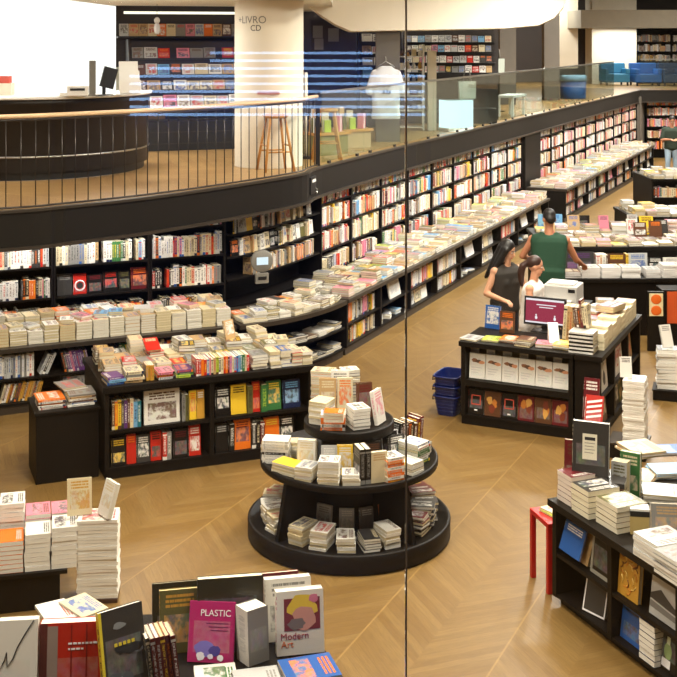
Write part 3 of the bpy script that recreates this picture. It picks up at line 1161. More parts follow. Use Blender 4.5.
# little magazine box at its side
FM = Fr((-2.655, 10.53), FB.d)
r = empty('magazine_box', FM.w(0, 0, 0), FM.rz, 'plain black box plinth topped with magazines beside the low bookcase', 'plinth')
MB().box(0, .55, 0, .5, 0, .60).build('body', 'ebony', r, .004)
MB().box(-.012, .562, -.012, .512, .601, .63).build('top_panel', 'ebony', r, .004)
stack(FM, .15, .2, .63, 5, .26, .24, .016, 'the nearer stack on the black magazine box', ['white', 'white', 'brown', 'white', 'orange'], .0, kind='magazine', spine=True)
stack(FM, .41, .2, .63, 6, .26, .24, .016, 'the inner stack on the black magazine box', ['white', 'silver', 'maroon', 'white', 'tan', 'grey'], .05, kind='magazine', spine=True)
stack(FM, .36, .36, .73, 2, .26, .22, .012, 'the loose magazines over the black magazine box', ['charcoal', 'grey'], .2, kind='magazine')

# ------------------------------------------------------------------ round tiered stand
CC = Vector((.084, 9.55, 0))
r = empty('round_stand', CC, math.radians(0), 'round three-tier black display stand crowded with paperbacks', 'display stand')
MB().lathe([(0, 0), (.785, 0), (.804, .01), (.804, .14), (.796, .148), (.775, .148), (.77, .125), (0, .125)], 96).build('base_tier', 'ebony', r)
MB().lathe([(0, .552), (.675, .552), (.706, .566), (.706, .608), (.698, .617), (.682, .617), (.678, .606), (0, .606)], 96).build('middle_tier', 'ebony', r)
MB().lathe([(0, .812), (.335, .812), (.358, .826), (.358, .888), (.35, .898), (.337, .898), (.334, .89), (0, .89)], 72).build('top_tier', 'ebony', r)
MB().lathe([(.30, .126), (.30, .551)], 48).build('core', 'ebony_face', r)
MB().lathe([(.22, .607), (.22, .811)], 48).build('upper_core', 'ebony_face', r)
for a in (222, 311, 132, 42):
    ar = math.radians(a)
    c, s = math.cos(ar), math.sin(ar)
    nx, ny = -s * .018, c * .018
    v = []
    for rr, z in ((.302, .126), (.74, .126), (.655, .551), (.302, .551)):
        v += [(c * rr + nx, s * rr + ny, z), (c * rr - nx, s * rr - ny, z)]
    MB().add(v, [(0, 2, 4, 6), (7, 5, 3, 1), (0, 1, 3, 2), (2, 3, 5, 4), (4, 5, 7, 6), (6, 7, 1, 0)]).build('fin', 'ebony', r)


def polar(a, rad):
    """Frame on the stand at angle a (degrees, -90 faces the camera): x tangent left to right, y towards the axis."""
    ar = math.radians(a)
    o = Vector((math.cos(ar), math.sin(ar), 0))
    return Fr((CC.x + o.x * rad, CC.y + o.y * rad), (-o.y, o.x))


zb, zm, zt = .126, .607, .891
BS = "on the round stand's base"
# base tier, front bay (from the left) : pixel column, pile height, width
n = 0
for (px, nb, w, t, c) in ((297, 7, .13, .019, 'cream'), (319, 7, .135, .019, 'white'), (345, 5, .135, .02, 'white'), (370, 5, .125, .018, 'charcoal'), (390, 6, .125, .022, 'white')):
    n += 1
    a = -90 + math.degrees(math.asin((px - 349) / 1200 * 8.95 / .66))
    stack(polar(a, .70), 0, .10, zb, nb, .2, w, t, f'the {ordw(n)} front stack {BS}', [c, 'black' if c == 'charcoal' else c], 0, .006)
n = 0
for (px, c, a2, w, h) in ((322, 'silver', 'grey', .13, .21), (346, 'silver', 'white', .115, .2), (367, 'grey', 'white', .11, .2), (388, 'orange', 'brown', .13, .2)):
    a = -90 + math.degrees(math.asin((px - 349) / 1200 * 9.2 / .40))
    face(polar(a, .40), 0, 0, zb, w, h, .025, c, a2, "at the back of the round stand's base", .12)
# side bays
for (lo, hi, nm, cs2) in ((150, 214, 'left', ['white', 'cream', 'grey', 'white']), (-40, 30, 'right', ['maroon', 'black', 'charcoal', 'brown'])):
    na = 5
    for k in range(na):
        a = lo + (hi - lo) * (k + .5) / na
        stack(polar(a, .72), 0, .13, zb, 4 + (k % 2) + (2 if nm == 'left' else 3), .2, .13, .02, f"pile {ordw(na - k if nm == 'left' else k + 1)} from front, {nm} bay of round stand's base", [cs2[k % 4], cs2[(k + 1) % 4]], .1, .012, jr=.12)
# middle tier
MS = "on the round stand's middle tier"


def onm(px, py, z):
    p = gp(px, py, z)
    return p


def mid(px, rad):
    """Angle on the front half of the stand seen under column px at radius rad."""
    a = -math.pi / 2
    for _ in range(20):
        Y = CC.y + rad * math.sin(a)
        X = (px - CX) / F * Y
        s = max(-.999, min(.999, (X - CC.x) / rad))
        a = -math.pi / 2 + math.asin(s)
    return math.degrees(a)


def fpt(px, py, z, turn=0.0):
    p = gp(px, py, z)
    return Fr((p.x, p.y), (math.cos(turn), math.sin(turn)))


def pile_px(px, py, z, n, w, h, t, row, cols, turn=0.0, kind='book', **kw):
    """A pile whose front bottom edge is centred at the point seen at (px, py)."""
    f = fpt(px, py, z, turn)
    return stack(f, 0, h / 2, z, n, h, w, t, row, cols, 0, kw.pop('jit', .004), kind, jr=kw.pop('jr', .03), **kw)


stack(polar(180, .6), 0, .10, zm, 5, .2, .13, .022, f'the outer far pile {MS}', ['cream'], 0)
pile_px(275, 464, zm, 8, .205, .15, .021, f'the tall white block {MS}', ['white', 'white', 'white', 'black', 'white'], -.12, jr=.01, spine=True, accs=['silver'])
pile_px(283, 475, zm, 4, .22, .15, .019, f'the yellow-topped pile {MS}', ['white', 'cream', 'white', 'yellow'], -.62, accs=['yellow'])
pile_px(303, 482, zm, 5, .135, .17, .02, f'the mint-topped pile {MS}', ['white', 'silver', 'white'], -.35)
pile_px(328, 486, zm, 8, .155, .15, .021, f'the tall white front stack {MS}', ['white'], -.1)
pile_px(351, 487, zm, 4, .13, .16, .02, f'the low white front stack {MS}', ['white'], .0)
f = fpt(367, 485, zm, .3)
for q in range(2):
    add_book(f.i, UP, f.d, f.w(-.03 + q * .045, .09, zm + .131), .16, .26, .042, 'black', 'grey', f'in the thick dark pair {MS}', 'spine-out', page=lin((226, 214, 190)), label=f"thick black book on the round stand's middle tier, {('left', 'right')[q]}-hand one of a pair")
add_book(f.d, UP, -f.i, f.w(.1, .03, zm + .116), .13, .23, .03, 'cream', 'tan', f'beside the thick dark pair {MS}', 'face-out')
pile_px(396, 482.5, zm, 8, .14, .15, .022, f'the orange-fronted stack {MS}', ['orange', 'white', 'orange'], .45, spine=True)
pile_px(418, 474, zm, 4, .14, .17, .021, f'the white pile near the rim {MS}', ['white', 'black', 'white'], .8)
pile_px(424, 463, zm, 7, .16, .19, .021, f'the green-patterned pile {MS}', ['green', 'white', 'white', 'green'], .9, spine=True)
f = fpt(306, 466, zm, -.25)
face(f, 0, 0, zm, .17, .195, .02, 'cream', 'orange', f'at the rear {MS}', .1, -.2)
f = fpt(306, 471, zm, -.5)
face(f, .0, 0, zm, .14, .23, .05, 'white', 'cream', f'standing by the tall white block {MS}', .05, .3)
f = fpt(333, 476, zm, .0)
face(f, -.03, .0, zm, .12, .22, .02, 'silver', 'white', f'behind the tall white stack {MS}', .1)
face(f, .09, .01, zm, .12, .22, .03, 'yellow', 'white', f'before the upper core {MS}', .1)
f = fpt(374, 471, zm, .2)
face(f, .0, .02, zm, .14, .21, .02, 'black', 'brown', f'behind the thick dark pair {MS}', .1)
f = fpt(400, 462, zm, .5)
face(f, .0, .02, zm, .15, .195, .02, 'charcoal', 'white', f'behind the orange-fronted stack {MS}', .2)
f = fpt(407, 450, zm, .7)
spines(f, -.08, .2, .0, zm, "along the round stand's middle-tier rim", ['maroon', 'black', 'brown', 'charcoal', 'brown', 'white'], (.19, .23), (.025, .035), gap=0, lean=.1)
pile_px(352, 474, zm, 5, .14, .14, .021, f'the inner pale pile {MS}', ['cream', 'white'], .1)
f = fpt(391, 456, zm, .45)
face(f, 0, .0, zm, .15, .195, .025, 'black', 'white', f'leaning between the cores {MS}'.replace('between the cores', 'on the inner side'), .15, extra='whiteframe')
pile_px(428, 455, zm, 4, .14, .16, .021, f'the outer pile {MS}', ['white', 'grey'], 1.1)
pile_px(266, 455, zm, 4, .14, .15, .021, f'the far outer pile {MS}', ['cream', 'tan'], -.9)
# top tier
TS = "on the round stand's top tier"
pile_px(317, 425, zt, 8, .15, .17, .021, f'the fanned white stack {TS}', ['white', 'cream'], -.45)
pile_px(333, 431, zt, 5, .19, .14, .024, f'the orange-banded stack {TS}', ['orange', 'white', 'orange'], -.02, spine=True, jr=.0, jit=.001)
pile_px(333, 423, zt + .131, 3, .15, .12, .024, f'the high orange-white pile {TS}', ['orange', 'white', 'orange'], -.1)
pile_px(362, 430, zt, 6, .14, .17, .026, f'the white stack with dark covers {TS}', ['black', 'white'], .35, page=lin((244, 242, 236)))
f = fpt(380, 424, zt, .5)
face(f, .02, 0, zt, .15, .26, .03, 'white', 'pink', f'leaning outwards {TS}', .18, .6)
f = fpt(366, 418, zt, .3)
face(f, 0, 0, zt + .0, .13, .27, .03, 'brown', 'maroon', f'behind the dark-covered stack {TS}', .15)
f = fpt(340, 412, zt, 0)
face(f, -.1, 0, zt, .14, .26, .03, 'tan', 'cream', f'behind the fanned stack {TS}', .12)
face(f, .04, .02, zt, .13, .26, .04, 'cream', 'orange', f'behind the orange-banded stack {TS}', .12)
face(f, -.0, .09, zt, .15, .3, .05, 'white', 'grey', f'in the rear {TS}', .1)
pile_px(322, 404, zt, 12, .19, .15, .021, f'the tall rear stack {TS}', ['tan', 'cream', 'orange', 'cream'], -.2)
pile_px(352, 404, zt, 11, .14, .13, .024, f'the tall dark rear stack {TS}', ['charcoal', 'white', 'black'], .3)

# ------------------------------------------------------------------ service island
FI = Fr((1.244, 12.19), (.905, -.425))
IW, IH = 1.42, .842
IS = 1.155
r = empty('service_counter', FI.w(0, 0, 0), FI.rz, 'dark service counter with white and brown face-out books below a lit monitor', 'counter')
MB().box(-.02, IS, -.02, .66, IH - .05, IH).build('counter_top', 'ebony', r, .004)
for x in (0, IS - .05):
    MB().box(x, x + .045, 0, .62, .08, IH - .051).build('side_panel', 'ebony', r)
MB().box(.0, IS - .01, .02, .6, 0, .079).build('plinth', 'ebony_face', r)
MB().box(.046, IS - .051, .01, .3, .08, .1).build('bottom_shelf', 'ebony_face', r)
MB().box(.046, IS - .051, .0, .3, .395, .455).build('shelf', 'ebony', r)
MB().box(.046, IS - .051, .3, .315, .08, IH - .051).build('back_panel', simple('pale_counter_lining', (176, 160, 122), .6), r)
row = "on the service counter's upper shelf"
for k in range(6):
    x = .145 + k * .173
    face(FI, x, .07, .456, .166, .25, .03, 'white', 'tan', row, .12, extra='band', page=lin((246, 244, 240)))
    f2 = Fr(FI.w(x - .05, .12), FI.d)
    face(f2, 0, 0, .456, .09, .29, .02, 'white', 'silver', row + ', back row', .12)
row = "on the service counter's lower shelf"
for k, (c, a) in enumerate((('black', 'red'), ('brown', 'gold'), ('black', 'red'), ('maroon', 'gold'), ('brown', 'gold'), ('maroon', 'gold'))):
    face(FI, .14 + k * .174, .05, .1, .166, .245, .03, c, a, row, .1, extra='frame' if a == 'red' else 'art')
# side counter
FJ = Fr(FI.w(IW, 0)[:2], (.425, .905))
JW = 1.95
r2 = empty('side_counter', FJ.w(0, 0, 0), FJ.rz, 'dark side counter topped with pale book stacks, posters on its flank', 'counter')
MB().prism([(-.02, -.02), (JW, -.02), (JW, .52), (.70, .52), (.70, .255), (-.02, .255)], IH - .05, IH).build('counter_top', 'ebony', r2)
for x in (.001, .62, 1.28, JW - .045):
    MB().box(x, x + .045, 0, .25 if x < .65 else .5, .08, IH - .051).build('side_panel', 'ebony', r2)
MB().box(.01, JW - .01, .02, .24, 0, .079).build('plinth', 'ebony_face', r2)
for x0, x1 in ((.047, .619), (.666, 1.279), (1.326, JW - .046)):
    MB().box(x0, x1, .005, .23, .08, .1).build('bottom_shelf', 'ebony_face', r2)
    MB().box(x0, x1, .005, .23, .39, .42).build('shelf', 'ebony_face', r2)
    MB().box(x0, x1, .235, .249, .08, IH - .051).build('back_panel', 'ebony_face', r2)
face(FJ, .34, .04, .42, .34, .35, .02, 'white', 'charcoal', "on the side counter's upper shelf", .08, extra='figure')
face(FJ, .97, .04, .42, .50, .36, .02, 'white', 'red', "on the side counter's upper shelf", .08)
face(FJ, 1.6, .05, .42, .3, .3, .02, 'tan', 'orange', "on the side counter's upper shelf", .1)
for xq in (.17, .40, .79, .97, 1.15, 1.45, 1.7):
    face(FJ, xq, .04, .1, .17, .26, .025, R.choice(['brown', 'charcoal', 'olive', 'black']), R.choice(['tan', 'gold', 'cream']), "on the side counter's lower shelf", .1)
# cream stacks along the side counter
for k in range(8):
    stack(FJ, .33 + k * .2, .12, IH, 6 + (k % 2), .2, .185, .026, f"the {ordw(k + 1)} pale stack along the side counter", ['cream'], .0, .004, jr=.015, page=lin((240, 230, 200)))
for k in range(6):
    c = ['charcoal', 'pink', 'red', 'maroon', 'white', 'grey'][k]
    stack(FJ, .82 + k * .2, .36, IH, 4 + k % 3, .2, .15, .026, f"the {ordw(k + 1)} rear pile on the side counter", [c, R.choice(['white', 'grey', 'brown'])], R.uniform(-.4, .4))
stack(FJ, 1.15, .16, IH + .2, 2, .3, .2, .03, 'the red books crowning the side counter', ['red', 'maroon'], 1.3, spine=True)
# striped pile at the corner of the counter
q = FI.loc(585, 352, IH)
stack(FI, q[0] - .02, .13, IH, 11, .2, .24, .0175, 'the striped pile at the corner of the service counter', ['white', 'black'], 0, .003, jr=.01, spine=True, accs=['silver', 'charcoal'])
f = Fr(FI.w(q[0] - .05, .18), FI.d)
spines(f, -.07, .09, .0, IH + .215, 'upright over the striped pile', ['brown', 'maroon', 'cream', 'tan', 'brown', 'cream'], (.19, .27), (.018, .03), gap=0, lean=-.12)
spines(Fr(FI.w(q[0] - .29, .34), FI.d), 0, .24, .0, IH, 'in the tall upright row behind the striped pile', ['tan', 'cream', 'white', 'brown', 'olive'], (.36, .42), (.02, .035), gap=0, lean=.06)
# things along the front edge of the counter
row = 'the flat row on the service counter'
for (px, py, c, a, w, h, n) in ((470, 341, 'silver', 'charcoal', .19, .2, 1), (489, 342, 'lime', 'black', .17, .19, 1), (506, 343, 'orange', 'white', .15, .2, 2), (523, 347, 'brown', 'cream', .16, .18, 4), (543, 348, 'pink', 'maroon', .17, .18, 2), (561, 350, 'yellow', 'cream', .16, .2, 3)):
    x, y = FI.loc(px, py, IH)
    stack(FI, x, max(y, 0) + h / 2, IH, n, h, w, .016, f'the {c} pile along the service counter edge', [c], R.uniform(-.12, .12), accs=[a])
x, y = FI.loc(492, 329, IH)
face(FI, x, y, IH, .17, .24, .02, 'blue', 'white', 'standing on the service counter', .12, -.1)
x, y = FI.loc(507, 333, IH)
face(FI, x, y - .01, IH, .16, .22, .02, 'brown', 'orange', 'standing on the service counter beside the blue one', .1, 0)
# monitor
x, y = FI.loc(543, 333, IH)
mo = empty('monitor', FI.w(x, y + .05, IH + .001), FI.rz - .02, 'black monitor with a lit maroon screen on the service counter', 'monitor')
MB().box(-.13, .13, -.07, .09, 0, .015).build('stand_base', 'black', mo, .004)
MB().box(-.035, .035, .03, .055, .015, .2).build('stand_neck', 'black', mo)
tl_ = Matrix.Rotation(math.radians(-6), 4, 'X')
MB().box(-.225, .225, -.006, .03, .06, .355, M4=tl_).build('bezel', 'black', mo, .004)
sc_ = MB().box(-.205, .205, -.0085, -.0065, .085, .335, M4=tl_).build('screen', emitter('monitor_screen', (142, 52, 70), 1.25), mo)
wl = emitter('screen_white', (235, 228, 232), 1.1)
mb = MB()
mb.box(-.205, .205, -.0105, -.009, .315, .335, M4=tl_)
mb.box(-.205, .205, -.0105, -.009, .085, .1, M4=tl_)
mb.box(-.09, .12, -.0105, -.009, .27, .28, M4=tl_)
mb.box(-.06, .09, -.0105, -.009, .245, .254, M4=tl_)
for sx in (-.085, .115):
    mb.ell((sx, -.011, .145), (.014, .003, .018))
    mb.ell((sx, -.011, .172), (.008, .003, .01))
mb.build('screen_picture', wl, mo)
# white paper tray and printer behind, white display wedge
x, y = FI.loc(559, 340, IH)
wd = empty('display_wedge', FI.w(x, .26, IH + .001), FI.rz + .4, 'white sloping card display between the monitor and the striped pile', 'display')
MB().add([(-.05, -.09, 0), (.05, -.09, 0), (.05, .09, 0), (-.05, .09, 0), (-.05, .07, .2), (.05, .07, .2), (.05, .09, .2), (-.05, .09, .2)],
         [(3, 2, 1, 0), (0, 1, 5, 4), (4, 5, 6, 7), (7, 6, 2, 3), (0, 4, 7, 3), (1, 2, 6, 5)]).build('sloping_panel', 'paper', wd)
MB().box(-.055, .055, -.115, -.095, 0, .012).build('front_lip', 'paper', wd)
pf = Fr((2.58, 14.0), FI.d)
r = empty('printer', pf.w(0, 0, IH - .04), pf.rz, 'pale grey office printer behind the monitor at the service counter', 'printer')
r['category'] = 'printer'
MB().box(-.2, .2, 0, .34, 0, .22).build('body', simple('printer_grey', (200, 198, 194), .5), r, .012)
MB().box(-.16, .16, .02, .24, .221, .25).build('lid', 'white', r, .006)
MB().box(-.15, .15, -.08, -.002, .05, .065).build('paper_tray', 'white', r, .004)
MB().box(.1, .18, -.006, -.001, .15, .19).build('control_panel', 'black', r)
r = empty('printer_desk', pf.w(0, -.1, 0), pf.rz, 'low dark desk holding the printer behind the service counter', 'desk')
MB().box(-.3, .3, .04, .5, .76, .80).build('desk_top', 'ebony', r)
MB().box(-.28, -.25, .06, .48, 0, .759).build('side_panel', 'ebony', r)
MB().box(.25, .28, .06, .48, 0, .759).build('side_panel', 'ebony', r)

# white column pile on a dark block at the corner, with leaning books
pc = Vector((2.74, 11.30, 0))
fpc = Fr((pc.x, pc.y), (.93, -.37))
r = empty('pile_plinth', fpc.w(0, 0, 0), fpc.rz, 'low dark plinth under the tall white book pile at the counter corner', 'plinth')
MB().box(-.17, .17, -.16, .16, 0, .13).build('block', 'ebony', r, .004)
MB().box(-.18, .18, -.17, .17, .131, .15).build('top_board', 'edge', r, .003)
zt2 = stack(fpc, .05, .03, .151, 26, .23, .2, .0205, 'the tall white pile at the counter corner', ['white'], .0, .006, jr=.03, page=lin((244, 240, 232)))
face(fpc, -.03, .0, zt2, .11, .19, .02, 'white', 'charcoal', 'standing on the tall white pile', .25, .3)
fl = Fr(fpc.w(-.12, -.2)[:2], FI.d)
stack(Fr(gp(589, 452, .0)[:2], FI.d), 0, .1, 0.0, 10, .2, .18, .022, 'the floor pile before the counter corner', ['white', 'pink'], 0, .003)
face(Fr(gp(589, 452, 0)[:2], FI.d), .03, .03, .245, .17, .27, .025, 'red', 'white', 'leaning on the floor pile at the counter corner', .35, extra='stripes')
face(Fr(gp(589, 452, 0)[:2], FI.d), -.02, .13, .245, .15, .4, .025, 'maroon', 'white', 'standing behind the red striped book', .2)
# second white pile
p2 = Vector((3.60, 13.08, 0))
f2 = Fr((p2.x, p2.y), (.93, -.3))
r = empty('pile_plinth', f2.w(0, 0, 0), f2.rz, 'low dark plinth under the white gift-box pile past the side counter', 'plinth')
MB().box(-.16, .16, -.15, .15, 0, .1).build('block', 'ebony', r, .004)
MB().box(-.17, .17, -.16, .16, .101, .115).build('top_board', 'ebony', r, .003)
zt3 = .116
for k in range(4):
    rows_ = 'the white pile past the side counter'
stackz = stack(f2, 0, 0, .116, 12, .22, .25, .034, 'the white pile past the side counter', ['white', 'white', 'charcoal'], .1, .012, jr=.1, page=lin((246, 244, 238)))
face(f2, .0, .0, stackz, .13, .24, .025, 'white', 'grey', 'standing on the white pile past the side counter', .35, .6)
# orange poster panel
stand_ = Fr(gp(657, 313, .48)[:2], (1, -.1))

# ------------------------------------------------------------------ blue shopping baskets
def basket(p, rz, label, tint='blue'):
    b = empty('shopping_basket', p, rz, label, 'basket', 'baskets beside the service counter')
    vs, fs = [], []
    lv = [(0.0, .15, .10), (.02, .155, .105), (.2, .185, .135)]
    rings = []

    def ring(hx, hy, z, q=20):
        o = []
        for k in range(q):
            a = 2 * math.pi * (k + .5) / q
            c, s = math.cos(a), math.sin(a)
            e = .35
            o.append((math.copysign(abs(c) ** e, c) * hx, math.copysign(abs(s) ** e, s) * hy, z))
        return o
    q = 20
    outer = [ring(hx, hy, z) for z, hx, hy in lv]
    inner = [ring(hx - .006, hy - .006, max(z, .006)) for z, hx, hy in lv[::-1]]
    allr = outer + inner
    for rg_ in allr:
        vs += rg_
    for j in range(len(allr) - 1):
        for k in range(q):
            k2 = (k + 1) % q
            fs.append((j * q + k, j * q + k2, (j + 1) * q + k2, (j + 1) * q + k))
    fs.append(tuple(range(q))[::-1])
    fs.append(tuple((len(allr) - 1) * q + k for k in range(q)))
    mb = MB().add(vs, fs)
    mb.build('body', tint, b)
    rimp = ring(.192, .142, .2)
    MB().tube(rimp + [rimp[0]], .009, 8).build('rim', tint, b)
    for k in range(4):
        z = .05 + k * .036
        s = (z / .2)
        rg_ = ring(.1535 + .032 * s, .1035 + .032 * s, z)
        MB().tube(rg_ + [rg_[0]], .004, 5).build('ridge', tint, b)
    for sy in (-1, 1):
        MB().tube([(-.15, sy * .138, .2), (-.13, sy * .15, .15), (0, sy * .155, .13), (.13, sy * .15, .15), (.15, sy * .138, .2)], .006, 6).build('handle', 'black', b)
    return b


bp = gp(452, 417, 0)
basket(Vector((1.175, 12.58, .001)), 1.13, 'blue plastic shopping basket on the floor, lowest of the nested stack')
basket(Vector((1.175, 12.58, .103)), 1.13, 'blue plastic shopping basket in the middle of the nested stack')
basket(Vector((1.175, 12.58, .205)), 1.13, 'topmost blue plastic shopping basket of the stack beside the counter')

# ------------------------------------------------------------------ tiered tables behind the counter
FG = Fr((2.85, 15.72), (1, .02))
r = empty('gondola_table', FG.w(0, 0, 0), FG.rz, 'wide black two-step gondola loaded with books behind the green-shirted man', 'table')
GW = 3.4
MB().box(0, GW, 0, .55, .70, .75).build('front_step', 'ebony', r, .004)
MB().box(.02, GW - .02, .03, .55, 0, .699).build('front_panel', 'ebony_face', r)
MB().box(0, GW, .56, 2.2, 1.02, 1.07).build('table_top', 'ebony', r, .004)
MB().box(.02, GW - .02, .58, 2.18, 0, 1.019).build('body', 'ebony_face', r)
x = .32
its = [('s', .05, .26, 'purple', 'white'), ('s', .12, .27, 'yellow', 'orange'), ('f', .40, .28, 'charcoal', 'purple'), ('g', .02, 0, 0, 0), ('s', .05, .25, 'white', 'red'), ('s', .03, .25, 'cream', 'red'), ('s', .05, .25, 'white', 'grey'),
       ('s', .025, .24, 'brown', 'white'), ('f', .24, .25, 'brown', 'yellow'), ('s', .03, .25, 'yellow', 'brown'), ('f', .26, .26, 'silver', 'blue'), ('f', .2, .2, 'black', 'white'), ('f', .3, .2, 'white', 'grey')]
explicit(FG, .02, .38, .75, "in the upright row on the gondola's front step", its)
n = 0
for (x, c, m, w) in ((.22, 'brown', 3, .25), (.47, 'white', 5, .25), (.74, 'white', 5, .25), (1.01, 'white', 5, .25), (1.3, 'silver', 4, .2), (1.55, 'white', 6, .26), (1.83, 'white', 6, .26), (2.1, 'red', 5, .2), (2.35, 'white', 5, .24), (2.6, 'cream', 6, .24)):
    n += 1
    stack(FG, x, .17, .75, m, .24, w - .01, .027, f"the {ordw(n)} stack on the gondola's front step", [c], 0, .006, page=lin((240, 238, 240)))
for yy, nm in ((.72, 'front'), (.98, 'second'), (1.25, 'third'), (1.55, 'fourth'), (1.9, 'rear')):
    x, k = .08, 0
    while x < 3.2:
        k += 1
        w = R.uniform(.17, .24)
        c = R.choice(['cream', 'white', 'tan', 'silver', 'grey', 'pink', 'white', 'brown', 'charcoal', 'yellow', 'maroon'])
        nb = R.randint(1, 3) if yy < 1 else R.randint(2, 6)
        if yy > 1.2 and R.random() < .35:
            face(FG, x + w / 2, yy, 1.07, w * .85, R.uniform(.2, .28), .025, c, contrast(c), f"in the {nm} row on the gondola's upper step", .3)
        else:
            stack(FG, x + w / 2, yy, 1.07, nb, .22, w - .014, .024, f"the {ordw(k)} {nm}-row stack on the gondola's upper step", [c], R.uniform(-.2, .2))
        x += w + .008
face(FG, .33, 2.05, 1.07, .36, .22, .03, 'light-blue', 'blue', "at the back of the gondola's upper step", .1)
face(FG, .75, 2.05, 1.07, .33, .2, .03, 'black', 'charcoal', "at the back of the gondola's upper step", .1)
# orange-fronted rack end beyond the side counter
f = Fr(gp(657, 312, .5)[:2], (1, -.02))
r = empty('poster_stand', f.w(0, .05, 0), f.rz, 'slim black stand with an orange patterned card beyond the side counter', 'stand')
MB().box(-.1, .1, 0, .05, 0, .74).build('post', 'ebony', r)
MB().box(-.085, .085, -.012, -.002, .44, .72).build('card', 'cream_card' if 'cream_card' in M else simple('cream_card', (232, 214, 168), .6), r)
for z in (.51, .65):
    MB().ell((0, -.014, z), (.066, .006, .062)).build('orange_motif', simple('orange_print', (226, 104, 30), .5), r)
f = Fr((4.18, 15.2), (1, 0))
r = empty('poster_stand', f.w(0, 0, 0), f.rz, 'tall black stand with an orange poster at the photo edge', 'stand')
MB().box(-.08, .4, 0, .3, 0, .72).build('body', 'ebony', r)
MB().box(-.02, .3, -.015, -.002, .3, .7).build('card', simple('orange_card', (208, 84, 34), .6), r)

for (fx, fy, W, D, nm, zh, word) in ((5.05, 20.6, 3.2, 1.3, 'gondola_table', .82, 'middle'), (6.72, 25.8, 3.4, 1.5, 'gondola_table', .85, 'far')):
    f = Fr((fx, fy), (1, .03))
    r = empty(nm, f.w(0, 0, 0), f.rz, f'black gondola table of mixed books, {"between the two-step gondola and the far one" if word == "middle" else "farthest down the walkway"}', 'table')
    MB().box(0, W, 0, D, zh - .05, zh).build('table_top', 'ebony', r)
    for x in (.02, W / 2, W - .06):
        MB().box(x, x + .04, .02, D - .02, 0, zh - .051).build('side_panel', 'ebony', r)
    MB().box(.061, W - .061, .3, .33, 0, zh - .051).build('back_panel', 'ebony_face', r)
    MB().box(.061, W / 2 - .001, .03, .299, .42, .45).build('shelf', 'ebony_face', r)
    MB().box(W / 2 + .041, W - .061, .03, .299, .42, .45).build('shelf', 'ebony_face', r)
    for x0, x1, q in ((.07, W / 2 - .01, 'first'), (W / 2 + .05, W - .07, 'second')):
        spines(f, x0, x1, .06, .45, f'on the shelf in the {word} gondola, {q} bay', MIXB, (.18, .25), (.02, .05))
        spines(f, x0, x1, .06, .001, f'on the bottom of the {word} gondola, {q} bay', MIXB, (.18, .25), (.02, .05))
    for yy, nmr in ((.14, 'front'), (.4, 'second'), (.66, 'third'), (.95, 'rear')):
        x, k = .05, 0
        while x < W - .25:
            k += 1
            w = R.uniform(.18, .26)
            c = R.choice(['cream', 'white', 'tan', 'white', 'grey', 'pink', 'white', 'red', 'silver', 'yellow'])
            stack(f, x + w / 2, yy, zh, R.randint(2, 6), .22, w - .012, .026, f'the {ordw(k)} {nmr}-row stack on the {word} gondola', [c], R.uniform(-.1, .1))
            x += w + .008

# bookcases on the far wall below the return of the balcony
fw = Fr((9.85, 38.35), (1, .05))
for k in range(4):
    bookcase(fw, k * 1.3, k * 1.3 + 1.296, .34, 0, 2.0, (.30, .66, 1.02, 1.38, 1.7), 'wall_bookcase',
             f'dark bookcase on the far wall behind the standing reader, {ordw(k + 1)} bay', 'bookcase', 'bookcases on the far wall')
    for z in (.3, .66, 1.02, 1.38, 1.7):
        spines(fw, k * 1.3 + .03, k * 1.3 + 1.26, .02, z, f'at height {z} on the far wall, {ordw(k + 1)} bay'.replace(f'height {z}', {.3: 'knee height', .66: 'hip height', 1.02: 'chest height', 1.38: 'head height', 1.7: 'the top'}[z]),
               ['white', 'cream', 'pink', 'red', 'silver', 'tan', 'orange', 'brown'], (.2, .27), (.02, .05))
# ------------------------------------------------------------------ lower right display with shelved flank
FD = Fr((1.49, 8.36), (.39, -.92))
DW, DD, DH = 2.6, 1.25, .72
r = empty('low_display', FD.w(0, 0, 0), FD.rz, 'low black display unit with face-out books in its flank beside the red stool', 'display stand')
MB().box(-.02, DW, -.03, DD, DH - .05, DH).build('top_panel', 'ebony', r, .005)
MB().box(.03, DW, .05, DD - .03, 0, .05).build('plinth', 'ebony_face', r)
for x in (.0, .64, 1.32, 2.0):
    MB().box(x, x + .045, 0, DD - .02, .051, DH - .051).build('side_panel', 'ebony', r)
for x0, x1 in ((.046, .639), (.686, 1.319), (1.366, 1.999)):
    MB().box(x0, x1, .005, .30, .052, .07).build('bottom_shelf', 'ebony_face', r)
    MB().box(x0, x1, .005, .30, .335, .36).build('shelf', 'ebony_face', r)
    MB().box(x0, x1, .305, .32, .052, DH - .051).build('back_panel', 'ebony_face', r)
row = "on the low display's upper shelf"
face(FD, .21, .05, .361, .27, .235, .05, 'tan', 'gold', row, .3)
face(FD, .20, .0, .405, .24, .2, .012, 'blue', 'white', row, .32)
face(FD, .505, .05, .361, .25, .28, .035, 'black', 'charcoal', row, .1, extra='greyframe', hard=True)
face(FD, .80, .04, .361, .21, .29, .03, 'gold', 'brown', row, .08, extra='goldprint')
face(FD, 1.16, .05, .361, .31, .29, .03, 'silver', 'grey', row, .12, extra='landscape')
face(FD, 1.55, .05, .361, .28, .29, .03, 'cream', 'brown', row, .12)
row = "on the low display's lower shelf"
face(FD, .40, .06, .071, .19, .24, .03, 'charcoal', 'green', row, .22, .25, extra='whiteframe')
face(FD, .80, .06, .071, .21, .25, .025, 'blue', 'navy', row, .12)
